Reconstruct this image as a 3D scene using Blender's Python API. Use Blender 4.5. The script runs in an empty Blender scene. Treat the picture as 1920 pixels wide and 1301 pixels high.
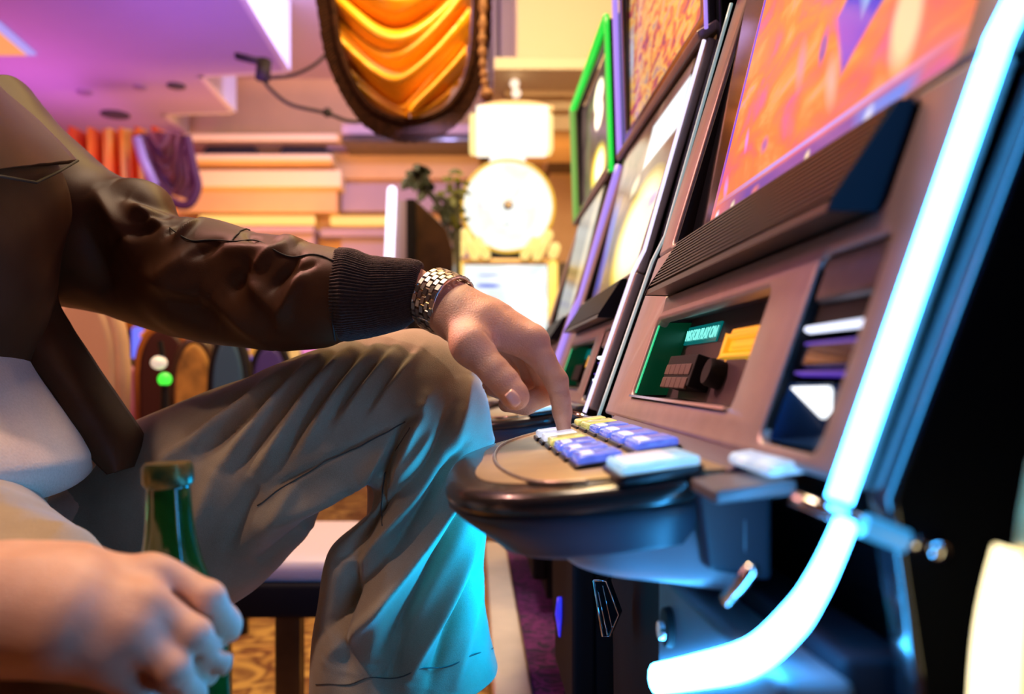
import bpy, bmesh, math, random
import numpy as np
from mathutils import Vector, Matrix
import openvdb

C = bpy.context.scene.collection
SC = bpy.context.scene
PI = math.pi
CH = 0.82            # camera height above the floor
F = 1493.0           # focal length in pixels of the 1920 frame
BX, BY = 890.0, 702.0  # where the row of machines vanishes


def P(px, py, Y):
    """World point seen at a pixel when it stands Y metres ahead of the camera."""
    return Vector(((px - BX) * Y / F, Y, CH + (BY - py) * Y / F))


def R(r, Y):
    return r * Y / F


# ------------------------------------------------------------------ materials
def _nodes(name):
    m = bpy.data.materials.new(name)
    m.use_nodes = True
    nt = m.node_tree
    return m, nt, nt.nodes['Principled BSDF']


def mat(name, col, rough=0.5, metal=0.0, var=0.0, vscale=20.0, bump=0.0, bscale=200.0, emit=None, estr=0.0,
        coat=0.0, spec=None, sheen=0.0, trans=0.0, sss=0.0, col2=None, vec='Object'):
    m, nt, b = _nodes(name)
    N, L = nt.nodes, nt.links
    b.inputs['Base Color'].default_value = (*col, 1)
    b.inputs['Roughness'].default_value = rough
    b.inputs['Metallic'].default_value = metal
    if coat:
        b.inputs['Coat Weight'].default_value = coat
        b.inputs['Coat Roughness'].default_value = 0.08
    if spec is not None:
        b.inputs['Specular IOR Level'].default_value = spec
    if sheen:
        b.inputs['Sheen Weight'].default_value = sheen
    if trans:
        b.inputs['Transmission Weight'].default_value = trans
    if sss:
        b.inputs['Subsurface Weight'].default_value = sss
        b.inputs['Subsurface Radius'].default_value = (0.012, 0.004, 0.002)
        b.inputs['Subsurface Scale'].default_value = 1.0
    if emit is not None:
        b.inputs['Emission Color'].default_value = (*emit, 1)
        b.inputs['Emission Strength'].default_value = estr
    tc = N.new('ShaderNodeTexCoord')
    if var or col2:
        n = N.new('ShaderNodeTexNoise')
        n.inputs['Scale'].default_value = vscale
        n.inputs['Detail'].default_value = 5
        L.new(tc.outputs[vec], n.inputs['Vector'])
        r = N.new('ShaderNodeValToRGB')
        r.color_ramp.elements[0].position = 0.35
        r.color_ramp.elements[1].position = 0.68
        c2 = col2 if col2 else tuple(min(1, c * (1 + var)) for c in col)
        c1 = col if col2 else tuple(c * (1 - var) for c in col)
        r.color_ramp.elements[0].color = (*c1, 1)
        r.color_ramp.elements[1].color = (*c2, 1)
        L.new(n.outputs['Fac'], r.inputs['Fac'])
        L.new(r.outputs['Color'], b.inputs['Base Color'])
    if bump:
        n = N.new('ShaderNodeTexNoise')
        n.inputs['Scale'].default_value = bscale
        n.inputs['Detail'].default_value = 4
        L.new(tc.outputs[vec], n.inputs['Vector'])
        bp = N.new('ShaderNodeBump')
        bp.inputs['Strength'].default_value = bump
        bp.inputs['Distance'].default_value = 0.002
        L.new(n.outputs['Fac'], bp.inputs['Height'])
        L.new(bp.outputs['Normal'], b.inputs['Normal'])
    return m


def glow(name, col, s):
    """A lamp, neon tube or lit panel: gives off light of one colour."""
    m, nt, b = _nodes(name)
    b.inputs['Base Color'].default_value = (0.08, 0.08, 0.08, 1)
    b.inputs['Roughness'].default_value = 0.3
    b.inputs['Emission Color'].default_value = (*col, 1)
    b.inputs['Emission Strength'].default_value = s
    return m


def weave(name, col, col2, scale=900.0, rough=0.85, bump=0.25, sheen=0.3, vscale=9.0):
    """Twill cloth: two tones of thread, fine diagonal weave in the bump."""
    m, nt, b = _nodes(name)
    N, L = nt.nodes, nt.links
    b.inputs['Roughness'].default_value = rough
    b.inputs['Sheen Weight'].default_value = sheen
    b.inputs['Sheen Roughness'].default_value = 0.4
    tc = N.new('ShaderNodeTexCoord')
    n = N.new('ShaderNodeTexNoise')
    n.inputs['Scale'].default_value = vscale
    n.inputs['Detail'].default_value = 6
    L.new(tc.outputs['Object'], n.inputs['Vector'])
    w = N.new('ShaderNodeTexNoise')
    w.inputs['Scale'].default_value = scale
    w.inputs['Detail'].default_value = 2
    L.new(tc.outputs['Object'], w.inputs['Vector'])
    ad = N.new('ShaderNodeMath')
    ad.operation = 'MULTIPLY_ADD'
    ad.inputs[1].default_value = 0.45
    L.new(w.outputs['Fac'], ad.inputs[0])
    L.new(n.outputs['Fac'], ad.inputs[2])
    r = N.new('ShaderNodeValToRGB')
    r.color_ramp.elements[0].position = 0.45
    r.color_ramp.elements[1].position = 1.0
    r.color_ramp.elements[0].color = (*col, 1)
    r.color_ramp.elements[1].color = (*col2, 1)
    L.new(ad.outputs[0], r.inputs['Fac'])
    L.new(r.outputs['Color'], b.inputs['Base Color'])
    bp = N.new('ShaderNodeBump')
    bp.inputs['Strength'].default_value = bump
    bp.inputs['Distance'].default_value = 0.001
    L.new(w.outputs['Fac'], bp.inputs['Height'])
    L.new(bp.outputs['Normal'], b.inputs['Normal'])
    return m


def screen(name, axes, stops, nscale, shapes, strength, stretch=(1, 1), detail=3):
    """A lit display: a noise picture of the given colours with coloured shapes on it.
    axes picks the two Generated axes that span the panel; shapes are
    (kind, u, v, half u, half v, colour, softness, turn)."""
    m, nt, b = _nodes(name)
    N, L = nt.nodes, nt.links
    b.inputs['Base Color'].default_value = (0.02, 0.02, 0.02, 1)
    b.inputs['Roughness'].default_value = 0.15
    tc = N.new('ShaderNodeTexCoord')
    sp = N.new('ShaderNodeSeparateXYZ')
    L.new(tc.outputs['Generated'], sp.inputs[0])
    u, v = sp.outputs[axes[0]], sp.outputs[axes[1]]

    def math_(op, a, bb=None, c=None):
        k = N.new('ShaderNodeMath')
        k.operation = op
        for i, x in enumerate((a, bb, c)):
            if x is None:
                continue
            if isinstance(x, (int, float)):
                k.inputs[i].default_value = x
            else:
                L.new(x, k.inputs[i])
        return k.outputs[0]
    cb = N.new('ShaderNodeCombineXYZ')
    L.new(math_('MULTIPLY', u, stretch[0]), cb.inputs[0])
    L.new(math_('MULTIPLY', v, stretch[1]), cb.inputs[1])
    n = N.new('ShaderNodeTexNoise')
    n.inputs['Scale'].default_value = nscale
    n.inputs['Detail'].default_value = detail
    n.inputs['Distortion'].default_value = 0.6
    L.new(cb.outputs[0], n.inputs['Vector'])
    r = N.new('ShaderNodeValToRGB')
    els = r.color_ramp.elements
    while len(els) > 1:
        els.remove(els[-1])
    els[0].position, els[0].color = stops[0][0], (*stops[0][1], 1)
    for p, c in stops[1:]:
        e = els.new(p)
        e.color = (*c, 1)
    L.new(n.outputs['Fac'], r.inputs['Fac'])
    cur = r.outputs['Color']
    for kind, cu, cv, hu, hv, col, soft, turn in shapes:
        du, dv = math_('SUBTRACT', u, cu), math_('SUBTRACT', v, cv)
        ct, st = math.cos(turn), math.sin(turn)
        a = math_('DIVIDE', math_('ADD', math_('MULTIPLY', du, ct), math_('MULTIPLY', dv, st)), hu)
        c = math_('DIVIDE', math_('SUBTRACT', math_('MULTIPLY', dv, ct), math_('MULTIPLY', du, st)), hv)
        if kind == 'e':
            d = math_('SQRT', math_('ADD', math_('MULTIPLY', a, a), math_('MULTIPLY', c, c)))
        elif kind == 'd':
            d = math_('ADD', math_('ABSOLUTE', a), math_('ABSOLUTE', c))
        elif kind == 'r':
            d0 = math_('SQRT', math_('ADD', math_('MULTIPLY', a, a), math_('MULTIPLY', c, c)))
            d = math_('MULTIPLY', math_('ABSOLUTE', math_('SUBTRACT', d0, 0.9)), 10)
        else:
            d = math_('MAXIMUM', math_('ABSOLUTE', a), math_('ABSOLUTE', c))
        mr = N.new('ShaderNodeMapRange')
        mr.inputs['From Min'].default_value = 1.0
        mr.inputs['From Max'].default_value = max(0.0, 1.0 - soft)
        L.new(d, mr.inputs['Value'])
        mx = N.new('ShaderNodeMix')
        mx.data_type = 'RGBA'
        L.new(mr.outputs[0], mx.inputs['Factor'])
        L.new(cur, mx.inputs[6])
        mx.inputs[7].default_value = (*col, 1)
        cur = mx.outputs[2]
    L.new(cur, b.inputs['Emission Color'])
    b.inputs['Emission Strength'].default_value = strength
    return m


# ------------------------------------------------------------------ mesh building
class MB:
    def __init__(s):
        s.v, s.f = [], []

    def add(s, vs, fs):
        o = len(s.v)
        s.v += [tuple(v) for v in vs]
        s.f += [tuple(i + o for i in f) for f in fs]
        return s

    def box(s, lo, hi):
        x0, y0, z0 = lo
        x1, y1, z1 = hi
        return s.add([(x0, y0, z0), (x1, y0, z0), (x1, y1, z0), (x0, y1, z0), (x0, y0, z1), (x1, y0, z1), (x1, y1, z1), (x0, y1, z1)],
                     [(0, 3, 2, 1), (4, 5, 6, 7), (0, 1, 5, 4), (1, 2, 6, 5), (2, 3, 7, 6), (3, 0, 4, 7)])

    def slab(s, quad, d):
        """A four-cornered plate with thickness d (a vector)."""
        d = Vector(d)
        q = [Vector(p) for p in quad]
        n = len(q)
        return s.add(q + [p + d for p in q], [tuple(range(n))[::-1], tuple(range(n, 2 * n))] +
                     [(i, (i + 1) % n, n + (i + 1) % n, n + i) for i in range(n)])

    def tube(s, pts, r, n=12, flat=None, cap=True):
        """Round bar along a line; r one radius or one per point; flat = (vector, ratio) squeezes it."""
        pts = [Vector(p) for p in pts]
        rs = r if isinstance(r, (list, tuple)) else [r] * len(pts)
        base = len(s.v)
        up = None
        for i, p in enumerate(pts):
            t = (pts[min(i + 1, len(pts) - 1)] - pts[max(i - 1, 0)]).normalized()
            if up is None:
                up = t.orthogonal().normalized()
                if flat is not None:
                    f = Vector(flat[0])
                    up = (f - t * f.dot(t)).normalized()
            elif flat is not None:
                f = Vector(flat[0])
                up = (f - t * f.dot(t)).normalized()
            else:
                up = (up - t * up.dot(t)).normalized()
            w = t.cross(up)
            k = flat[1] if flat is not None else 1.0
            for j in range(n):
                a = 2 * PI * j / n
                s.v.append(tuple(p + up * (math.cos(a) * rs[i] * k) + w * (math.sin(a) * rs[i])))
        m = len(pts)
        for i in range(m - 1):
            for j in range(n):
                a, b = base + i * n + j, base + i * n + (j + 1) % n
                s.f.append((a, b, b + n, a + n))
        if cap:
            s.f.append(tuple(base + j for j in range(n))[::-1])
            s.f.append(tuple(base + (m - 1) * n + j for j in range(n)))
        return s

    def lathe(s, c, prof, n=40, axis='z', cap=True):
        """Turned shape: prof is (radius, distance along axis)."""
        c = Vector(c)
        base = len(s.v)
        for r, h in prof:
            for j in range(n):
                a = 2 * PI * j / n
                x, y = r * math.cos(a), r * math.sin(a)
                s.v.append(tuple(c + (Vector((x, y, h)) if axis == 'z' else Vector((x, h, y)) if axis == 'y' else Vector((h, x, y)))))
        for i in range(len(prof) - 1):
            for j in range(n):
                a, b = base + i * n + j, base + i * n + (j + 1) % n
                s.f.append((a, b, b + n, a + n))
        if cap:
            s.f.append(tuple(base + j for j in range(n))[::-1])
            s.f.append(tuple(base + (len(prof) - 1) * n + j for j in range(n)))
        return s

    def ball(s, c, rx, ry=None, rz=None, n=20, m=12):
        ry, rz = ry or rx, rz or rx
        base = len(s.v)
        for i in range(m + 1):
            t = PI * i / m
            for j in range(n):
                a = 2 * PI * j / n
                s.v.append((c[0] + rx * math.sin(t) * math.cos(a), c[1] + ry * math.sin(t) * math.sin(a), c[2] + rz * math.cos(t)))
        for i in range(m):
            for j in range(n):
                a, b = base + i * n + j, base + i * n + (j + 1) % n
                s.f.append((a, a + n, b + n, b))
        return s

    def loft(s, secs, cap=True):
        n = len(secs[0])
        base = len(s.v)
        for q in secs:
            s.v += [tuple(p) for p in q]
        for i in range(len(secs) - 1):
            for j in range(n):
                a, b = base + i * n + j, base + i * n + (j + 1) % n
                s.f.append((a, b, b + n, a + n))
        if cap:
            s.f.append(tuple(base + j for j in range(n))[::-1])
            s.f.append(tuple(base + (len(secs) - 1) * n + j for j in range(n)))
        return s


def rr(x0, y0, x1, y1, r, n=6):
    """Outline of a rectangle with rounded corners."""
    out = []
    for cx, cy, a0 in ((x1 - r, y0 + r, -PI / 2), (x1 - r, y1 - r, 0), (x0 + r, y1 - r, PI / 2), (x0 + r, y0 + r, PI)):
        for i in range(n + 1):
            a = a0 + PI / 2 * i / n
            out.append((cx + r * math.cos(a), cy + r * math.sin(a)))
    return out


def chaikin(p, k=2, closed=True):
    for _ in range(k):
        q = []
        m = len(p)
        for i in range(m if closed else m - 1):
            a, b = p[i], p[(i + 1) % m]
            q.append(tuple(a[j] * .75 + b[j] * .25 for j in range(len(a))))
            q.append(tuple(a[j] * .25 + b[j] * .75 for j in range(len(a))))
        if not closed:
            q = [p[0]] + q + [p[-1]]
        p = q
    return p


def plate(mb, outer, holes, t, bev, to3):
    """Flat plate with holes and rounded edges, outlines in 2D; to3(a, b, h) places a point, h = height off the plate."""
    cu = bpy.data.curves.new('tmp', 'CURVE')
    cu.dimensions = '2D'
    cu.fill_mode = 'BOTH'
    cu.extrude = t / 2 - bev
    cu.bevel_depth = bev
    cu.bevel_resolution = 2
    for k, loop in enumerate([outer] + holes):
        sp = cu.splines.new('POLY')
        sp.points.add(len(loop) - 1)
        for i, p in enumerate(loop):
            sp.points[i].co = (p[0], p[1], 0, 1)
        sp.use_cyclic_u = True
    cu.offset = -bev
    o = bpy.data.objects.new('tmp', cu)
    C.objects.link(o)
    me = o.evaluated_get(bpy.context.evaluated_depsgraph_get()).to_mesh()
    mb.add([to3(v.co.x, v.co.y, v.co.z) for v in me.vertices], [tuple(p.vertices) for p in me.polygons])
    o.evaluated_get(bpy.context.evaluated_depsgraph_get()).to_mesh_clear()
    bpy.data.objects.remove(o)
    bpy.data.curves.remove(cu)
    return mb


def wloc(o):
    v = Vector((0, 0, 0))
    while o is not None:
        v = v + o.location
        o = o.parent
    return v


def obj(name, mb, m, parent=None, smooth=False, bevel=0.0, seg=2, sub=0, auto=None):
    vs = np.array(mb.v, dtype=float)
    if parent is not None:
        org = wloc(parent)
    else:
        lo, hi = vs.min(0), vs.max(0)
        org = Vector(((lo[0] + hi[0]) / 2, (lo[1] + hi[1]) / 2, lo[2]))
    me = bpy.data.meshes.new(name)
    me.from_pydata((vs - np.array(org)).tolist(), [], mb.f)
    me.validate()
    bm = bmesh.new()
    bm.from_mesh(me)
    bmesh.ops.remove_doubles(bm, verts=bm.verts, dist=1e-6)
    bmesh.ops.recalc_face_normals(bm, faces=bm.faces)
    bm.to_mesh(me)
    bm.free()
    o = bpy.data.objects.new(name, me)
    C.objects.link(o)
    if parent is not None:
        o.parent = parent
    else:
        o.location = org
    for k in (m if isinstance(m, (list, tuple)) else [m]):
        me.materials.append(k)
    if smooth or bevel or auto:
        for p in me.polygons:
            p.use_smooth = True
    if bevel:
        b = o.modifiers.new('edge', 'BEVEL')
        b.width = bevel
        b.segments = seg
        b.limit_method = 'ANGLE'
        b.angle_limit = 0.6
        o.modifiers.new('wn', 'WEIGHTED_NORMAL')
    elif auto:
        bm = bmesh.new()
        bm.from_mesh(me)
        for e in bm.edges:
            if len(e.link_faces) == 2 and e.calc_face_angle(0) > auto:
                e.smooth = False
        bm.to_mesh(me)
        bm.free()
    if sub:
        k = o.modifiers.new('sub', 'SUBSURF')
        k.levels = k.render_levels = sub
    return o


def tag(o, label, cat, group=None):
    o['label'] = label
    o['category'] = cat
    if group:
        o['group'] = group
    return o


def thing(name, label, cat, loc, group=None):
    o = bpy.data.objects.new(name, None)
    o.empty_display_size = 0.1
    C.objects.link(o)
    o.location = loc
    return tag(o, label, cat, group)


def struct(name, mb, m, **k):
    o = obj(name, mb, m, **k)
    o['kind'] = 'structure'
    return o


# ------------------------------------------------------------------ smooth solids (hands, body)
def smin(a, b, k):
    h = np.maximum(k - np.abs(a - b), 0.0) / k
    return np.minimum(a, b) - h * h * k * 0.25


class Solid:
    def __init__(s, lo, hi, vox):
        s.lo, s.vox = np.array(lo, float), vox
        s.n = np.ceil((np.array(hi, float) - s.lo) / vox).astype(int) + 1
        s.d = np.full(tuple(s.n), 0.05, np.float32)
        s.ax = [s.lo[i] + np.arange(s.n[i]) * vox for i in range(3)]

    def _win(s, pts, m):
        pts = np.array(pts)
        a, b = pts.min(0) - m, pts.max(0) + m
        i0 = np.clip(np.floor((a - s.lo) / s.vox).astype(int), 0, s.n - 1)
        i1 = np.clip(np.ceil((b - s.lo) / s.vox).astype(int) + 1, 1, s.n)
        return tuple(slice(i0[i], i1[i]) for i in range(3))

    def chain(s, pts, rs, k, kin=None, cut=False):
        """Tapering limb through the points, blended on with radius k."""
        pts = [np.array(p, float) for p in pts]
        w = s._win(pts, max(rs) + k + 0.012)
        X = s.ax[0][w[0]][:, None, None]
        Y = s.ax[1][w[1]][None, :, None]
        Z = s.ax[2][w[2]][None, None, :]
        d = None
        for i in range(max(1, len(pts) - 1)):
            a = pts[i]
            b = pts[min(i + 1, len(pts) - 1)]
            ba = b - a
            L = max(1e-9, float(ba @ ba))
            h = np.clip(((X - a[0]) * ba[0] + (Y - a[1]) * ba[1] + (Z - a[2]) * ba[2]) / L, 0, 1)
            q = np.sqrt((X - a[0] - ba[0] * h) ** 2 + (Y - a[1] - ba[1] * h) ** 2 + (Z - a[2] - ba[2] * h) ** 2)
            r0, r1 = rs[i], rs[min(i + 1, len(rs) - 1)]
            e = q - (r0 + (r1 - r0) * h)
            d = e if d is None else smin(d, e, kin or 0.004)
        if cut:
            s.d[w] = -smin(-s.d[w], d, k)
        else:
            s.d[w] = smin(s.d[w], d, k)

    def ell(s, c, r, k, cut=False):
        c = np.array(c, float)
        w = s._win([c - r, c + np.array(r)], k + 0.012)
        X = (s.ax[0][w[0]][:, None, None] - c[0]) / r[0]
        Y = (s.ax[1][w[1]][None, :, None] - c[1]) / r[1]
        Z = (s.ax[2][w[2]][None, None, :] - c[2]) / r[2]
        d = (np.sqrt(X * X + Y * Y + Z * Z) - 1) * min(r)
        s.d[w] = -smin(-s.d[w], d, k) if cut else smin(s.d[w], d, k)

    def mesh(s, mb):
        g = openvdb.FloatGrid(0.05)
        g.copyFromArray(np.ascontiguousarray(s.d))
        out = g.convertToPolygons(0.0, 0.0)
        pts, tri, quad = out
        mb.add((np.array(pts) * s.vox + s.lo).tolist(), [tuple(int(i) for i in f) for f in list(tri) + list(quad)])
        return mb


def smooth_mesh(o, it, f=0.5):
    bm = bmesh.new()
    bm.from_mesh(o.data)
    for _ in range(it):
        bmesh.ops.smooth_vert(bm, verts=bm.verts, factor=f, use_axis_x=True, use_axis_y=True, use_axis_z=True)
    bm.to_mesh(o.data)
    bm.free()


# ------------------------------------------------------------------ cloth
def cr(arr, m):
    """Catmull-Rom through rows of arr, m samples."""
    a = np.array(arr, float)
    n = len(a)
    t = np.linspace(0, n - 1, m)
    i = np.clip(np.floor(t).astype(int), 0, n - 2)
    u = (t - i)[:, None]
    p0, p1, p2, p3 = a[np.clip(i - 1, 0, n - 1)], a[i], a[i + 1], a[np.clip(i + 2, 0, n - 1)]
    return 0.5 * ((2 * p1) + (-p0 + p2) * u + (2 * p0 - 5 * p1 + 4 * p2 - p3) * u * u + (-p0 + 3 * p1 - 3 * p2 + p3) * u ** 3)


def vnoise(p, scale, seed=0):
    """Smooth lattice noise in -1..1 for an array of points."""
    q = p * scale + seed * 17.3
    i = np.floor(q).astype(np.int64)
    f = q - i
    f = f * f * (3 - 2 * f)

    def h(ix, iy, iz):
        n = (ix * 374761393 + iy * 668265263 + iz * 2147483647 + seed * 1274126177) & 0xffffffff
        n = ((n ^ (n >> 13)) * 1274126177) & 0xffffffff
        return ((n ^ (n >> 16)) & 0xffff) / 32767.5 - 1.0
    r = 0
    for dx in (0, 1):
        for dy in (0, 1):
            for dz in (0, 1):
                w = (f[..., 0] if dx else 1 - f[..., 0]) * (f[..., 1] if dy else 1 - f[..., 1]) * (f[..., 2] if dz else 1 - f[..., 2])
                r = r + w * h(i[..., 0] + dx, i[..., 1] + dy, i[..., 2] + dz)
    return r


def folds(p, lines, Y0):
    """Height of creases: lines are (x1, y1, x2, y2, width, millimetres) drawn on the cloth's side plane at depth Y0."""
    h = np.zeros(p.shape[:-1])
    x, z = p[..., 0], p[..., 2]
    for x1, y1, x2, y2, w, a in lines:
        A, B = P(x1, y1, Y0), P(x2, y2, Y0)
        ax, az, bx, bz = A.x, A.z, B.x, B.z
        L = (bx - ax) ** 2 + (bz - az) ** 2
        t = ((x - ax) * (bx - ax) + (z - az) * (bz - az)) / L
        tc = np.clip(t, 0, 1)
        d = np.sqrt((x - ax - tc * (bx - ax)) ** 2 + (z - az - tc * (bz - az)) ** 2)
        W = R(w, Y0)
        h += a * 0.001 * np.exp(-np.abs(d / W) ** 1.6) * np.clip(np.sin(np.clip(t, 0.03, 0.97) * PI), 0, 1) ** 0.6
    return h


def tube_cloth(secs, nu, nv, lines=(), Y0=0.8, noise=(), power=2.3, ribs=None, amp=1.0):
    """Sleeve or trouser leg: each section is (x top, y top, x bottom, y bottom, Y, half depth).
    Returns the grid of points; wrinkles push it along its own normals."""
    rows = []
    for x1, y1, x2, y2, Y, ry in secs:
        a, b = P(x1, y1, Y), P(x2, y2, Y)
        rows.append([*(a + b) / 2, *(a - b) / 2, ry])
    rows = cr(rows, nu)
    th = np.linspace(0, 2 * PI, nv, endpoint=False)
    c, s_ = np.cos(th), np.sin(th)
    c = np.sign(c) * np.abs(c) ** (2 / power)
    s_ = np.sign(s_) * np.abs(s_) ** (2 / power)
    ctr, maj, ry = rows[:, None, 0:3], rows[:, None, 3:6], rows[:, None, 6:7]
    g = ctr + maj * c[None, :, None] + np.array([0, -1, 0]) * (ry * s_[None, :, None])

    def normals(g):
        du = np.gradient(g, axis=0)
        dv = np.roll(g, -1, 1) - np.roll(g, 1, 1)
        n = np.cross(du, dv)
        n /= np.linalg.norm(n, axis=-1, keepdims=True) + 1e-12
        out = g - g.mean(axis=1, keepdims=True)
        sg = np.sign((n * out).sum(-1, keepdims=True))
        sg[sg == 0] = 1
        return n * sg
    n = normals(g)
    h = folds(g, lines, Y0) * amp
    for sc, am, sd in noise:
        q = g.copy()
        h = h + am * 0.001 * vnoise(q, sc, sd)
    if ribs:
        cnt, am = ribs
        h = h + am * 0.001 * np.abs(np.sin(th * cnt / 2))[None, :]
    g = g + n * h[..., None]
    return g


def grid_mesh(g, mb=None, cap0=True, cap1=True):
    mb = mb or MB()
    nu, nv = g.shape[:2]
    base = len(mb.v)
    mb.v += [tuple(p) for p in g.reshape(-1, 3)]
    for i in range(nu - 1):
        for j in range(nv):
            a, b = base + i * nv + j, base + i * nv + (j + 1) % nv
            mb.f.append((a, b, b + nv, a + nv))
    if cap0:
        mb.f.append(tuple(base + j for j in range(nv)))
    if cap1:
        mb.f.append(tuple(base + (nu - 1) * nv + j for j in range(nv))[::-1])
    return mb


# ------------------------------------------------------------------ shared materials
M_face = mat('taupe_plastic', (0.36, 0.28, 0.27), rough=0.36, metal=0.35, var=0.06, vscale=60, bump=0.05, bscale=900)
M_black = mat('black_plastic', (0.012, 0.011, 0.013), rough=0.28, var=0.2, vscale=30)
M_matte = mat('matte_black', (0.014, 0.012, 0.014), rough=0.6, spec=0.2)
M_gloss = mat('gloss_black', (0.006, 0.007, 0.010), rough=0.12, coat=0.6)
M_deck = mat('deck_bronze', (0.50, 0.41, 0.27), rough=0.36, metal=0.75, var=0.06, vscale=40)
M_rim = mat('rim_dark', (0.022, 0.018, 0.018), rough=0.24, coat=0.3)
M_belly = mat('belly_dark', (0.030, 0.036, 0.055), rough=0.42)
M_pan = mat('pan_grey', (0.26, 0.28, 0.32), rough=0.36)
M_ledge = mat('ledge_grey', (0.20, 0.19, 0.21), rough=0.34, metal=0.2)
M_door = mat('door_black', (0.012, 0.012, 0.018), rough=0.6, spec=0.06)
M_console = mat('console_grey', (0.075, 0.075, 0.09), rough=0.30, metal=0.2)
M_chrome = mat('chrome', (0.75, 0.75, 0.78), rough=0.12, metal=1.0)
M_steel = mat('brushed_steel', (0.46, 0.41, 0.37), rough=0.32, metal=1.0, var=0.08, vscale=80)
M_grille = mat('grille_bronze', (0.075, 0.060, 0.045), rough=0.30, metal=0.75)
M_inner = mat('player_panel_brown', (0.05, 0.030, 0.040), rough=0.4)
M_keypad = mat('keypad_brown', (0.085, 0.045, 0.042), rough=0.45)
M_yellow = mat('yellow_plastic', (0.95, 0.55, 0.02), rough=0.35, emit=(1.0, 0.55, 0.03), estr=0.35)
M_bluegloss = mat('blue_bezel', (0.012, 0.05, 0.16), rough=0.15, coat=0.5)
M_btn_cap = mat('blue_lens', (0.10, 0.16, 0.75), rough=0.12, var=0.5, vscale=160, emit=(0.12, 0.2, 0.95), estr=0.7, coat=0.5)
M_btn_white = mat('white_legend', (0.8, 0.82, 0.95), rough=0.2, emit=(0.75, 0.8, 1.0), estr=0.85, var=0.2, vscale=150, coat=0.5)
M_btn_yel = mat('yellow_lens', (0.62, 0.62, 0.2), rough=0.2, emit=(0.75, 0.75, 0.22), estr=0.45, var=0.2, vscale=200, coat=0.5)
M_btn_cyan = mat('pale_cyan_lens', (0.3, 0.62, 0.85), rough=0.12, emit=(0.35, 0.7, 0.98), estr=0.8, var=0.3, vscale=90, coat=0.5)
M_gold = mat('gold_plastic', (0.55, 0.38, 0.14), rough=0.3, metal=0.7)
G_blue = glow('blue_marker', (0.02, 0.02, 0.9), 0.9)
M_text = glow('teal_letters', (0.25, 1.0, 0.9), 0.95)
M_disp = mat('teal_display', (0.01, 0.05, 0.05), rough=0.2, emit=(0.0, 0.22, 0.22), estr=0.5)


def zd(x):
    """Height of the sloping button deck, relative to the camera."""
    return -(0.052 + 0.14 * (0.11 - x))


def xf(z):
    """Front of the cabinet at a height, relative to the camera: leans back, the top box leans forward again."""
    if z < 0.1407:
        return 0.1485 + 0.347 * (z + 0.019)
    if z < 0.414:
        return 0.209 + 0.285 * (z - 0.1407)
    return 0.287 - 0.03 * (z - 0.414)


NF = Vector((-0.945, 0, 0.328))
NS = Vector((-0.9617, 0, 0.274))
NT = Vector((-1, 0, -0.03)).normalized()


def onface(px, py, off=0.0):
    """Point of the nearest machine's face (or of a plane set back by off) seen at a pixel: (y, z) on the face."""
    lo, hi = 0.05, 3.0
    for _ in range(60):
        Y = (lo + hi) / 2
        X, z = (px - BX) * Y / F, (BY - py) * Y / F
        if X < xf(z) + off:
            lo = Y
        else:
            hi = Y
    return Y, (BY - py) * Y / F


PLAT = CH - 0.50     # top of the carpeted base the machines stand on


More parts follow.
